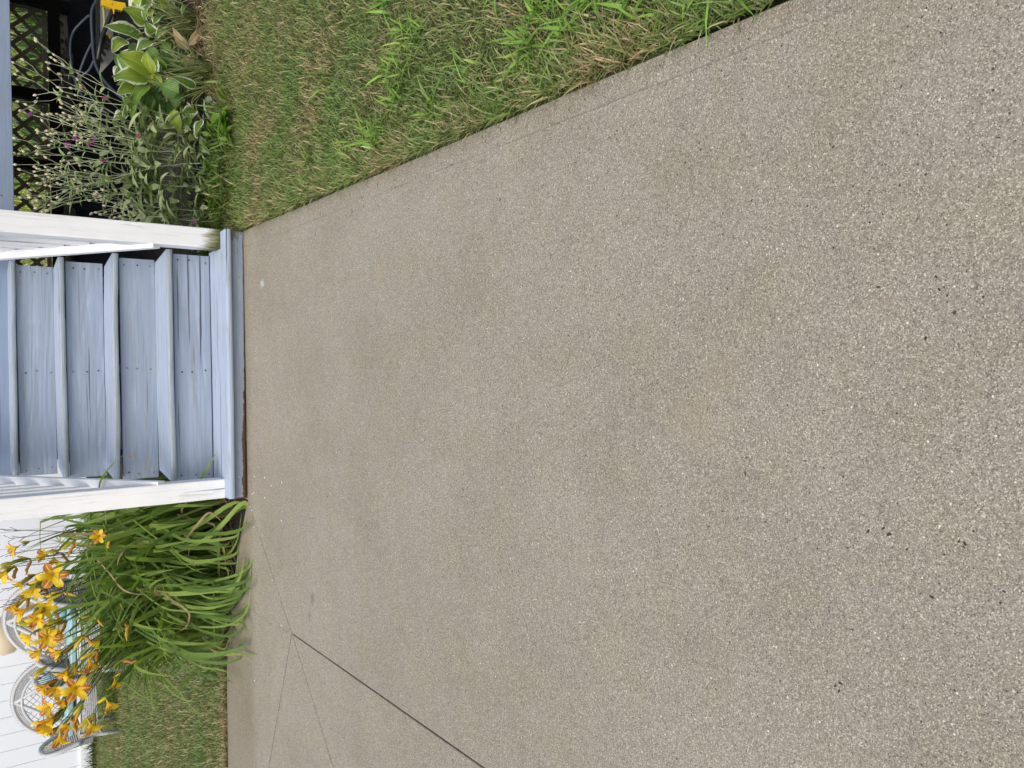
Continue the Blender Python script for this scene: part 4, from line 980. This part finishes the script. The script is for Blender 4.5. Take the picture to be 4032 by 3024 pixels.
for k in range(6): a = k*1.05; stm.tube([(0, 0, 0), (0.006*math.cos(a), 0.006*math.sin(a), 0.03), (0.012*math.cos(a)+0.008, 0.012*math.sin(a), 0.052)], 0.0009, 4)
stm.tube([(0, 0, -0.03), (0, 0, -0.012), (0, 0, 0.005)], [0.003, 0.0038, 0.007], 7)
me_st = stm.mesh('flower', M_bud, True)
bud_m = []
for mt in (M_bud, M_budg):
    b = MB(); b.tube([(0, 0, 0), (0, 0, 0.012), (0, 0.001, 0.04), (0, 0.003, 0.058), (0, 0.004, 0.066)], [0.003, 0.0045, 0.0075, 0.006, 0.001], 7); bud_m.append(b.mesh('bud', mt, True))
wilt = []
for i in range(3):
    b = MB(); r3 = random.Random(i); P = [Vector((0, 0, 0))]
    for k in range(6): P.append(P[-1]+Vector((r3.uniform(-.008, .008), r3.uniform(-.008, .008), 0.013)))
    b.tube(P, [0.003, 0.006, 0.008, 0.006, 0.007, 0.004, 0.001], 6); wilt.append(b.mesh('wilted_flower', M_wilt, True))
rf = random.Random(9)
def dirrot(d): return Vector(d).to_track_quat('Z', 'X').to_euler()
def flower(p, d, s, op=1):
    s *= 0.86; fam = rf.random()
    f = link('flower', me_st, lily, p-LO, dirrot(d), (s, s, s))
    for k in range(6):
        me = (pys if (k % 2 == 0 or fam > 0.72) else prs)[min(2, max(0, op+rf.choice((-1, 0, 0, 0, 1))))]
        link('petal', me, f, None, (0, 0, k*math.pi/3+rf.uniform(-.12, .12)), (1, rf.uniform(.85, 1.1), rf.uniform(.9, 1.05)))
cen = Vector((0, 0, H))
FL = [(208, 2259, 4.10, 1.22, 2, (-0.1, -1, 0.15)), (22, 2247, 4.25, 0.95, 0, (-0.4, -0.3, 0.3)), (66, 2154, 4.35, 0.8, 0, (-0.3, -0.3, 0.7)), (184, 2187, 4.35, 0.75, 0, (0.2, -0.4, 0.6)),
      (211, 2195, 4.3, 0.8, 1, (-0.6, -0.3, 0)), (136, 2313, 4.22, 1.0, 1, (-0.6, -0.5, 0.3)), (100, 2400, 4.2, 1.05, 0, (-0.25, -0.2, 0.7)), (170, 2395, 4.12, 1.0, 1, (-0.1, -0.9, -0.2)),
      (186, 2500, 4.05, 1.15, 2, (-0.5, -0.8, 0.0)), (205, 2470, 4.15, 0.9, 1, (-0.2, -0.3, 0.6)), (352, 2604, 4.05, 1.1, 0, (-0.7, -0.4, -0.1)), (225, 2700, 4.1, 1.05, 1, (-0.5, -0.6, 0.4)),
      (297, 2708, 3.98, 1.15, 2, (0.1, -1, -0.05)), (205, 2778, 4.08, 1.0, 1, (-0.2, -0.5, 0.8)), (205, 2828, 4.05, 1.25, 0, (-0.4, -0.3, 0.5)), (236, 2896, 4.0, 1.1, 1, (-0.9, -0.3, 0.1)),
      (355, 2850, 3.95, 1.1, 1, (-0.7, -0.5, -0.3)), (425, 2765, 3.97, 1.05, 0, (-0.6, -0.3, -0.3)), (452, 2680, 4.0, 0.8, 1, (-0.8, -0.2, -0.1)), (392, 2111, 4.05, 0.7, 0, (0.1, -0.5, 0.2)),
      (60, 2380, 4.25, .8, 0, (-.6, -.3, .5)), (150, 2430, 4.1, .85, 1, (-.3, -.7, .3)), (230, 2480, 4.1, .8, 0, (-.7, -.3, .1)), (260, 2640, 4.05, .85, 0, (-.5, -.4, .4)), (250, 2750, 4.05, .85, 0, (-.6, -.3, .4)),
      (180, 2700, 4.1, .8, 0, (-.4, -.3, .7)), (170, 2860, 4.05, .8, 0, (-.6, -.2, .6)), (260, 2850, 4.0, .8, 1, (-.8, -.4, .0)), (330, 2680, 4.0, .75, 0, (-.7, -.3, .2)), (90, 2290, 4.3, .75, 0, (-.5, -.2, .6)), (120, 2500, 4.15, .8, 0, (-.4, -.4, .6)),
      (120, 2340, 4.3, .9, 0, (-0.5, -0.2, 0.6)), (240, 2560, 4.15, .9, 0, (-0.3, -0.3, 0.7)), (390, 2520, 4.1, .8, 0, (-0.5, -0.2, 0.5)), (160, 2560, 4.2, .9, 0, (-.4, -.3, .6))]
def scape(p, spent=False, base=None, thick=0.0032):
    b0 = base or Vector((BX+(p.x-BX)*0.30+rf.uniform(-.1, .14), BY+rf.uniform(-.14, .12), 0.02))
    mid = b0.lerp(p, 0.55)+Vector((0.05, 0, 0.07))
    b = MB(); C = bez([b0, mid, p], 8); n = len(C); b.tube(C, [thick*(1-0.45*i/n) for i in range(n)], 6)
    o = b.build('stalk', M_scaped if spent else M_scape, lily, True); o.location = -LO
    return (C[-1]-C[-3]).normalized()
def bp(me, p, d, s, name): link(name, me, lily, p-LO, dirrot(d), (s, s, s))
for x, y, Y, s, op, d in FL:
    p = at(x, y, Y); flower(p, d, s, op); dv = Vector(d).normalized()
    q = p-dv*0.03*s; t = scape(q-Vector((-0.01, 0, 0.035)))
    j = q-Vector((-0.01, 0, 0.035))
    b = MB(); b.tube([j, q], [0.0022, 0.0028], 5); o = b.build('flower_stem', M_scape, lily, True); o.location = -LO
    for k in range(rf.choice((1, 2, 3))):
        dd_ = Vector((t.x+rf.uniform(-.7, .5), rf.uniform(-.5, .3), t.z+rf.uniform(-.5, .5))); bp(rf.choice(bud_m), j, dd_, rf.uniform(.5, 1.25), 'bud')
    if rf.random() < 0.5: bp(rf.choice(wilt), j, Vector((rf.uniform(-1, .3), -0.3, rf.uniform(-0.8, 0.6))), rf.uniform(0.8, 1.3), 'wilted_flower')
for x, y, Y in ((300, 2125, 4.1), (470, 2600, 4.0), (250, 2330, 4.1), (330, 2500, 4.1), (500, 2440, 4.0), (300, 2640, 4.05), (330, 2760, 4.0), (280, 2820, 4.0), (230, 2860, 4.05), (190, 2620, 4.1), (240, 2440, 4.12), (370, 2420, 4.1), (120, 2200, 4.3), (60, 2230, 4.3), (360, 2820, 3.97), (150, 2450, 4.15)):
    p = at(x, y, Y); t = scape(p)
    for k in range(rf.choice((2, 3, 4))): bp(rf.choice(bud_m), p, Vector((t.x+rf.uniform(-.6, .4), rf.uniform(-.5, .3), t.z+rf.uniform(-.4, .5))), rf.uniform(.6, 1.3), 'bud')
    if rf.random() < 0.7: bp(rf.choice(wilt), p, Vector((rf.uniform(-1, .2), -0.3, rf.uniform(-0.9, 0.4))), rf.uniform(0.8, 1.3), 'wilted_flower')
for x, y, Y in ((10, 2085, 4.4), (20, 2320, 4.3), (30, 2180, 4.4), (60, 2360, 4.3), (5, 2390, 4.25), (40, 2120, 4.5), (160, 2670, 4.15), (-30, 2250, 4.4)):
    p = at(x, y, Y); t = scape(p, True, None, 0.0026)
    b = MB()
    for k in range(5):
        d_ = Vector((t.x*0.5+rf.uniform(-.6, .6), rf.uniform(-.4, .4), t.z*0.5+rf.uniform(-.1, .9))).normalized(); s_ = p-t*0.02*k; b.tube([s_, s_+d_*0.015, s_+d_*0.03+Vector((0, 0, 0.004))], [0.0014, 0.001, 0.0018], 4)
    o = b.build('twig', M_scaped, lily, True); o.location = -LO

# ------------------------------------------------------------------ hostas
def broad_leaf(P0, P1, W, mat, parent, org, facing=Vector((0, -0.75, 0.65)), arch=0.12, seed=0, tipdroop=0.0, name='leaf', wave=0.05):
    """ovate leaf from P0 (stem end) to P1 (tip), arched, rippled, folded at the midrib"""
    n, m_ = 11, 8; ax = P1-P0; L = ax.length; t0 = ax.normalized(); nf = (facing-t0*facing.dot(t0)).normalized(); sd = t0.cross(nf); V = []; UV = []; Fc = []
    for i in range(n+1):
        s = i/n; prof = (math.sin(math.pi*min(1, s**0.72))**0.85)*(1-0.25*s) if 0 < s < 1 else 0.02
        c = P0+ax*s+nf*(L*arch*math.sin(math.pi*s)*1.0-tipdroop*L*s*s)
        for k in range(m_+1):
            u = -1+2*k/m_; rip = wave*W*math.sin(s*9+u*2.5+seed)*u*u+0.022*W*math.sin(s*30+seed*2)*abs(u)
            V.append(c+sd*(u*W/2*prof*1.15)+nf*(abs(u)**1.2*W*0.16*prof+rip)-org); UV.append((u, s))
    for i in range(n):
        for k in range(m_): a = i*(m_+1)+k; Fc.append((a, a+1, a+m_+2, a+m_+1))
    return link(name, mesh(name, V, Fc, mat, True, UV), parent)
HX = lambda p: (400+p[0]/2.765, p[1]/2.765)
h1 = empty('hosta', at(835, 300, z=0)); meta(h1, 'yellow-green hosta with broad drooping leaves beside the pink-flowered seed stems', 'hosta')
h2 = empty('hosta', at(775, 95, z=0)); meta(h2, 'white-edged variegated hosta in front of the yellow-clipped garden rack', 'hosta')
HL = [((460, 420), (15, 280), 150, 'v', 2), ((545, 790), (165, 590), 190, 'y', 1), ((490, 860), (110, 840), 160, 'V', 1), ((560, 790), (660, 975), 115, 'y', 1), ((560, 800), (490, 540), 130, 'y', 1),
      ((510, 920), (320, 1290), 140, 'g2', 1), ((845, 1010), (640, 930), 180, 'g', 1), ((860, 1010), (780, 1195), 110, 'g', 1), ((790, 1190), (862, 1460), 115, 'y', 1), ((1020, 1200), (870, 1245), 95, 'v', 1),
      ((1090, 1310), (1030, 1492), 85, 'v', 1), ((1025, 945), (750, 828), 80, 'v', 1), ((800, 670), (640, 545), 105, 'v', 2), ((775, 475), (595, 440), 100, 'v', 2), ((580, 455), (370, 580), 115, 'v', 2),
      ((590, 375), (470, 225), 110, 'v', 2), ((475, 235), (230, 90), 160, 'V', 2), ((530, 50), (465, 225), 80, 'v', 2), ((470, 200), (330, 20), 120, 'V', 2), ((685, 180), (565, 270), 105, 'v', 2),
      ((765, 390), (650, 325), 85, 'v', 2), ((690, 300), (580, 425), 70, 'v', 2), ((855, 60), (720, 10), 100, 'v', 2), ((940, 55), (878, 170), 50, 'v', 2), ((255, 440), (115, 570), 120, 'V', 2),
      ((350, 940), (165, 1025), 120, 'V', 1), ((565, 990), (430, 1130), 100, 'g', 1), ((660, 1090), (590, 1235), 90, 'g', 1), ((500, 1010), (560, 1245), 130, 'g', 1), ((860, 680), (640, 760), 140, 'g', 2),
      ((1085, 735), (1010, 700), 60, 'y', 2), ((930, 545), (770, 290), 80, 'd', 2), ((940, 500), (1225, 240), 70, 'd', 2), ((900, 620), (1010, 735), 120, 'd', 2), ((870, 660), (835, 775), 70, 'd', 2),
      ((990, 1300), (925, 1355), 60, 'g', 1), ((640, 610), (480, 700), 110, 'g', 2), ((420, 500), (300, 610), 100, 'g', 2), ((560, 330), (620, 200), 80, 'g', 2), ((700, 900), (560, 1010), 110, 'g', 1),
      ((330, 330), (180, 380), 110, 'v', 2), ((700, 100), (600, -30), 110, 'V', 2), ((640, 20), (520, -60), 110, 'v', 2), ((800, 880), (665, 845), 50, 'd', 1), ((1030, 640), (960, 610), 50, 'v', 2), ((1220, 700), (1130, 640), 34, 'd', 2),
      ((560, 860), (720, 840), 60, 'y', 1), ((800, 200), (700, 130), 70, 'g', 2), ((760, 560), (640, 470), 90, 'g', 2)]
rh = random.Random(6)
mats = {'v': M_hv, 'V': M_hy, 'y': M_hy, 'g': M_hg, 'g2': M_hg, 'd': M_hd}
M_hvy = hosta_mat('hosta_variegated_light', (0.28, 0.42, 0.06), (0.38, 0.50, 0.09), 0.74); mats['V'] = M_hvy; mats['y'] = M_hy
M_hg2 = hosta_mat('hosta_midgreen', (0.16, 0.28, 0.04), (0.22, 0.35, 0.06), 2); mats['g2'] = M_hg2
for i, (b0, t0, W, kd, pl) in enumerate(HL):
    par = h1 if pl == 1 else h2; org = Vector(par.location)
    bx, by = HX(b0); tx, ty = HX(t0); Yb = 4.40-(bx-480)*0.0007+rh.uniform(-.03, .03); 
    if kd == 'g': Yb += 0.03
    if pl == 1: Yb -= 0.13
    if pl == 2: Yb += 0.16
    if kd == 'd' : Yb -= 0.03
    dip = (0.02 if tx > bx else -0.06 if kd != 'g' else 0.05)
    P0 = at(bx, by, Yb); P1 = at(tx, ty, Yb+dip); W3 = W/2.765/F*(Yb*0.93)
    nrm = Vector((rh.uniform(-.35, .35), -0.85, rh.uniform(0.3, 0.9)))
    broad_leaf(P0, P1, W3*1.28, mats[kd], par, org, nrm, rh.uniform(0.05, 0.14), i, 0.0, wave=0.07 if kd != 'd' else 0.16)
    if kd != 'd' or rh.random() < .5:
        r0 = org+Vector((rh.uniform(-.06, .06), rh.uniform(-.04, .05), 0)); b = MB()
        mid = r0.lerp(P0, 0.55)+Vector((0, 0.02, 0.04)); b.tube([c-org for c in bez([r0, mid, P0+(P1-P0)*0.08], 5)], 0.0032, 5); b.build('petiole', M_pet, par, True)
for i in range(64):
    par = h2 if i % 3 else h1; org = Vector(par.location); a = rh.uniform(0, 6.28)
    if par is h2: x_, y_ = rh.uniform(480, 740), rh.uniform(-60, 215)
    if par is h2 and y_ < 70: x_ = max(x_, 560)
    else: x_, y_ = rh.uniform(500, 760), rh.uniform(230, 480)
    Yb = 4.62+rh.uniform(-.05, .12) if par is h2 else 4.30+rh.uniform(-.05, .05)
    P0 = at(x_, y_, Yb); L_ = rh.uniform(0.09, 0.15); P1 = P0+Vector((math.cos(a)*L_, rh.uniform(-.06, .02), abs(math.sin(a))*L_-0.03))
    kd = rh.choice(('v', 'v', 'V', 'g')) if par is h2 else rh.choice(('g', 'g', 'g2', 'v'))
    broad_leaf(P0, P1, L_*rh.uniform(0.5, 0.68), mats[kd], par, org, Vector((rh.uniform(-.4, .4), -0.8, rh.uniform(.3, 1))), rh.uniform(.05, .15), 100+i, wave=0.08)
    b = MB(); r0 = org+Vector((rh.uniform(-.07, .07), rh.uniform(-.04, .05), 0)); b.tube([c-org for c in bez([r0, r0.lerp(P0, .55)+Vector((0, .02, .03)), P0+(P1-P0)*.06], 4)], 0.003, 5); b.build('petiole', M_pet, par, True)
# extra petioles / stems at the crown
for par, k in ((h1, 16), (h2, 26)):
    org = Vector(par.location); b = MB()
    for i in range(k):
        a = rh.uniform(0, 6.28); r0 = Vector((rh.uniform(-.07, .07), rh.uniform(-.05, .05), 0)); r1 = r0+Vector((math.cos(a)*0.12, math.sin(a)*0.08, rh.uniform(0.12, 0.26))); b.tube([r0, r0.lerp(r1, .5)+Vector((0, 0, .02)), r1], [0.0035, 0.003, 0.002], 5)
    meta(b.build('bare_stems', M_pet, par, True), kind='stuff')
# straw and dead stems at the hostas' feet
pts = [(h.location.x+rs0.normal(0, 0.13), h.location.y-0.03+rs0.normal(0, 0.07), -0.01) for h in (h1, h2) for _ in range(260)]
grass('straw_litter', pts, 0.03, 0.09, 0.0035, 2.2, [(0.22, 0.15, 0.07), (0.30, 0.22, 0.12), (0.12, 0.08, 0.04)], 31, 'dry straw and dead leaf litter around the foot of the hostas', straw=0.4)

# ------------------------------------------------------------------ rose campion
def lance(L, W, mat, name='leaf', seed=0):
    rr = random.Random(seed); V = []; UV = []; Fc = []; n = 5
    for i in range(n+1):
        s = i/n; wd = W*max(0.06, math.sin(math.pi*min(0.98, s*0.9+0.08))); c = Vector((L*s, 0, -0.35*L*s*s+0.1*L*s+0.02*math.sin(s*6+seed)*L))
        for u in (-1, 0, 1): V.append(c+Vector((0, u*wd/2, abs(u)*wd*0.2))); UV.append((u, s))
    for i in range(n):
        for k in range(2): a = i*3+k; Fc.append((a, a+1, a+4, a+3))
    return V, Fc, UV
sd = MB(); sd.tube([(0, 0, -0.003), (0, 0, 0.001), (0, 0, 0.006), (0, 0, 0.011), (0, 0, 0.0145), (0, 0, 0.0165)], [0.001, 0.0042, 0.0066, 0.0056, 0.0028, 0.0042], 7); me_seed = sd.mesh('seed_head', M_seed, True)
mg = MB()
for k in range(5):
    a = k*2*math.pi/5; c, s_ = math.cos(a), math.sin(a); mg.add([(0, 0, 0), (0.010*c-0.006*s_, 0.010*s_+0.006*c, 0.002), (0.014*c, 0.014*s_, 0.0), (0.010*c+0.006*s_, 0.010*s_-0.006*c, 0.002)], [(0, 1, 2, 3)])
me_mag = mg.mesh('flower', M_mag)
def campion(loc, n, spread, hgt, label, seed, lean=(0.0, 0.0), fan=0.5, lf=1.0):
    t = empty('rose_campion', loc); meta(t, label, 'flowering plant', 'grey-green campion plants gone to seed right of the steps'); r = random.Random(seed)
    LV, LF, LU = [], [], []
    def leaf_at(p, az, tilt, L):
        V, Fc, UV = lance(L, L*0.36, None, seed=r.random()*9); R_ = Matrix.Rotation(az, 3, 'Z') @ Matrix.Rotation(-tilt, 3, 'Y'); k = len(LV)
        LV.extend([R_ @ v+p for v in V]); LF.extend([tuple(i+k for i in f) for f in Fc]); LU.extend(UV)
    heads = []
    for i in range(n):
        u = r.uniform(-1, 1); base = Vector((u*spread*0.75, r.uniform(-.10, .12), 0)); b = MB()
        d = Vector((u*fan*0.45+lean[0]+r.gauss(0, .10), lean[1]+r.gauss(0, 0.13), 1)).normalized(); h = hgt*r.uniform(0.65, 1.0)
        def grow(p, d, L, rad, lev):
            m_ = p+d*L*0.5+Vector((r.gauss(0, .006), r.gauss(0, .006), 0)); e = p+d*L+Vector((0, 0, 0.008)); b.tube([p, m_, e], [rad, rad*0.9, rad*0.75], 5, False)
            if lev >= 4 or (lev == 3 and r.random() < 0.5): heads.append((e, (e-m_).normalized())); return
            az = r.uniform(0, 6.28)
            for q in (0, math.pi): leaf_at(e, az+q+r.uniform(-.3, .3), r.uniform(0.2, 0.9), (0.11, 0.085, 0.060, 0.034)[lev]*r.uniform(.7, 1.2)*lf)
            if lev < 2:
                az = r.uniform(0, 6.28)
                for q in (0, math.pi): leaf_at(m_, az+q, r.uniform(0.1, 0.8), 0.09*r.uniform(.6, 1.2)*lf)
                for f_ in (0.15, 0.35, 0.75, 0.88): leaf_at(p.lerp(m_, f_), r.uniform(0, 6.28), r.uniform(0.1, 0.9), 0.085*r.uniform(.6, 1.2)*lf)
            k = 2 if lev > 0 else r.choice((1, 2)); a0 = r.uniform(0, 6.28)
            for q in range(k):
                a = a0+q*math.pi+r.uniform(-.4, .4); sp_ = 0.28+0.10*lev if k > 1 else 0.06
                nd = (d+Vector((math.cos(a), math.sin(a)*0.8, 0.10))*sp_).normalized(); grow(e, nd, L*r.uniform(0.60, 0.82), rad*0.78, lev+1)
        grow(base, d, h*0.36, 0.0026, 0); b.build('stem', M_campst, t, True)
    r.shuffle(heads)
    for i, (e, d) in enumerate(heads[:290]):
        link('seed_head', me_seed, t, e, dirrot(d), (r.uniform(.8, 1.08),)*3)
    for j in range(1): pass
    meta(link('foliage', mesh('foliage', LV, LF, M_camp, True, LU), t), kind='stuff')
    for k in range(int(n*8)):        # larger basal leaves
        a = r.uniform(0, 6.28); V, Fc, UV = lance(r.uniform(.07, .13)*lf, r.uniform(.022, .034)*lf, None, seed=k); me = mesh('leaf', V, Fc, M_camp, True, UV)
        link('leaf', me, t, (r.uniform(-spread, spread), r.uniform(-.12, .10), r.uniform(0.0, 0.34)), (r.uniform(-.5, .5), -r.uniform(.1, 1.0), a))
    return t
c1 = campion((1.11, 4.18, 0), 15, 0.24, 0.80, 'tall grey-green campion covered in pale seed heads between hosta and mossy post', 41, (0.03, 0), 0.42)
c1b = campion((1.24, 4.38, 0), 6, 0.06, 0.76, 'tall campion stems with seed heads leaning towards the hosta', 43, (0.16, 0), 0.35)
c2 = campion((0.88, 4.14, 0), 6, 0.12, 0.50, 'low campion with few seed heads close to the mossy white post', 47, (-0.03, 0), 0.5)
for x, y, Y, par in ((300, 530, 4.15, c1), (261, 568, 4.15, c1), (272, 571, 4.13, c1), (353, 568, 4.12, c1), (372, 547, 4.12, c1b), (296, 545, 4.15, c1), (408, 632, 4.1, c1), (118, 450, 4.25, c1), (411, 385, 4.2, c1b)):
    p = at(545 if (x, y) == (300, 530) else x, 535 if (x, y) == (300, 530) else y, Y); link('flower', me_mag, par, p-Vector(par.location), dirrot((0.1, -0.7, 0.7)), (0.85,)*3)
    q = Vector((p.x*0.35+par.location.x*0.65, par.location.y, 0.12)); b = MB(); b.tube([c-Vector(par.location) for c in bez([q, q.lerp(p, .6)+Vector((0, 0.02, .03)), p-Vector((0, 0, .002))], 5)], 0.0013, 5); b.build('stem', M_campst, par, True)
p = at(764, 877, 4.0); link('flower', me_mag, c2, p-Vector(c2.location), dirrot((0.1, -0.6, 0.8)), (0.85,)*3)
b = MB(); b.tube([Vector((0, 0, 0)), (p-Vector(c2.location))*0.6, p-Vector(c2.location)], 0.0014, 5); b.build('stem', M_campst, c2, True)

# ------------------------------------------------------------------ small plants in front of the bed
def rosette(name, loc, n, L, W, mat, label, cat, seed, tilt=(0.2, 0.9), spread=0.05):
    t = empty(name, loc); meta(t, label, cat); r = random.Random(seed)
    for i in range(n):
        V, Fc, UV = lance(L*r.uniform(.6, 1.15), W*r.uniform(.8, 1.2), None, seed=i); me = mesh('leaf', V, Fc, mat, True, UV)
        link('leaf', me, t, (r.gauss(0, spread), r.gauss(0, spread*.6), r.uniform(0, .04)), (r.uniform(-.4, .4), -r.uniform(*tilt), r.uniform(0, 6.28)))
    return t
rosette('lambs_ear', at(832, 560, z=0), 46, 0.085, 0.032, M_ear, 'low silvery lambs ear with woolly grey leaves below the seed stems', 'plant', 3, (0.1, 0.8), 0.085)
rosette('weed_clump', at(905, 470, z=0), 20, 0.085, 0.034, M_weed, 'bright green broad-leaved weed on the lawn edge below the hosta', 'weed', 5, (0.2, 1.1), 0.045)
rosette('weed_clump', at(912, 545, z=0), 14, 0.075, 0.020, M_weed, 'smaller bright green weed with narrow leaves on the lawn edge, nearer the steps', 'weed', 8, (0.2, 1.1), 0.04)
rosette('low_green_plant', (0.98, 4.02, 0), 60, 0.085, 0.030, M_hg2, 'mixed low green leaves carpeting the bed under the campion', 'plant', 16, (0.2, 1.1), 0.15)
rosette('low_green_plant', (0.74, 4.25, 0), 34, 0.10, 0.045, M_hg2, 'dark green low leaves seen through the gap beside the second step', 'plant', 6, (0.2, 1.0), 0.10)

# ------------------------------------------------------------------ bits on the concrete
rb = random.Random(3); b = MB()
def flake(b, x, y, s, z=0.0012, el=2.0):
    a = rb.uniform(0, 6.28); c, s_ = math.cos(a), math.sin(a); n = 6; V = []
    for k in range(n):
        q = 2*math.pi*k/n; rr = s*rb.uniform(.6, 1.1); px, py = rr*math.cos(q)*el, rr*math.sin(q); V.append((x+px*c-py*s_, y+px*s_+py*c, z))
    V2 = [(v[0], v[1], 0.0001) for v in V]; b.add(V+V2, [tuple(range(n))]+[(i, n+i, n+(i+1) % n, (i+1) % n) for i in range(n)])
b2 = MB()
for i in range(150):
    y = 0.6+3.0*rb.random(); x = edgeX(y)-abs(rb.gauss(0.0, 0.07))-0.004; a = rb.uniform(0, 6.28); L_ = rb.uniform(.004, .013)
    b2.tube([Vector((x, y, .001)), Vector((x+L_*math.cos(a)*.5, y+L_*math.sin(a)*.5, .0025)), Vector((x+L_*math.cos(a+.3), y+L_*math.sin(a+.3), .0012))], [.0004, .0007, .0003], 4)
o = b2.build('grass_clippings', M_pet); meta(o, 'dry grass clippings scattered along the lawn edge of the concrete', 'debris', kind='stuff')
for px, py, s in ((2960, 790, 3.2), (2430, 850, 2.5), (2935, 1865, 3.5), (3500, 2105, 4.5), (3420, 2090, 3.5), (3700, 1140, 3), (3685, 1090, 2.6), (3645, 1330, 3), (3760, 1230, 3.4), (3310, 2690, 3), (3305, 2720, 3),
                  (3670, 2350, 3.4), (3955, 2330, 2.6), (3290, 2700, 2.5), (2170, 1005, 2), (2060, 1350, 2), (1190, 1235, 2), (1028, 1391, 2.4), (2390, 1100, 2.4), (2440, 1240, 2), (3480, 2080, 3), (3460, 1130, 3), (3800, 2140, 3), (2700, 640, 2.5), (2760, 590, 2.2)):
    p = at(px, py, z=0); flake(b, p.x, p.y, s*0.00058, el=2.0)
for i in range(120):
    y = 0.4+3.1*rb.random()**1.2; x = rb.uniform(-1.2, 0.5); flake(b, x, y, rb.uniform(0.0006, 0.0012), el=rb.uniform(1.2, 3.5))
o = b.build('dark_debris', M_dirt); meta(o, 'tiny dark seeds and grit scattered on the concrete walk', 'debris', kind='stuff')
b = MB()
for px, py in ((1002, 1876), (1000, 1940), (993, 1945), (1043, 1960), (1068, 1912), (985, 1996), (1000, 2075), (1072, 2284), (1108, 2464), (1003, 2680), (1108, 2050), (1110, 1900), (1042, 1880), (992, 2010)):
    p = at(px, py, z=0); flake(b, p.x, p.y, rb.uniform(0.0022, 0.0036), el=1.6)
o = b.build('paint_chips', M_chip); meta(o, 'white paint chips on the concrete near the left foot of the steps', 'debris', kind='stuff')
# fallen litter under the daylilies
pts = [(rs0.uniform(-1.4, -0.6), 0, 0) for _ in range(420)]; pts = [(x, 3.86+(x+0.57)*-0.1+rs0.uniform(0, .25), -0.008) for x, _, _ in pts]
grass('leaf_litter', pts, 0.03, 0.07, 0.006, 2.4, [(0.16, 0.10, 0.07), (0.24, 0.17, 0.11), (0.07, 0.045, 0.03)], 35, 'brown leaf litter on the soil under the daylilies', straw=0.3)
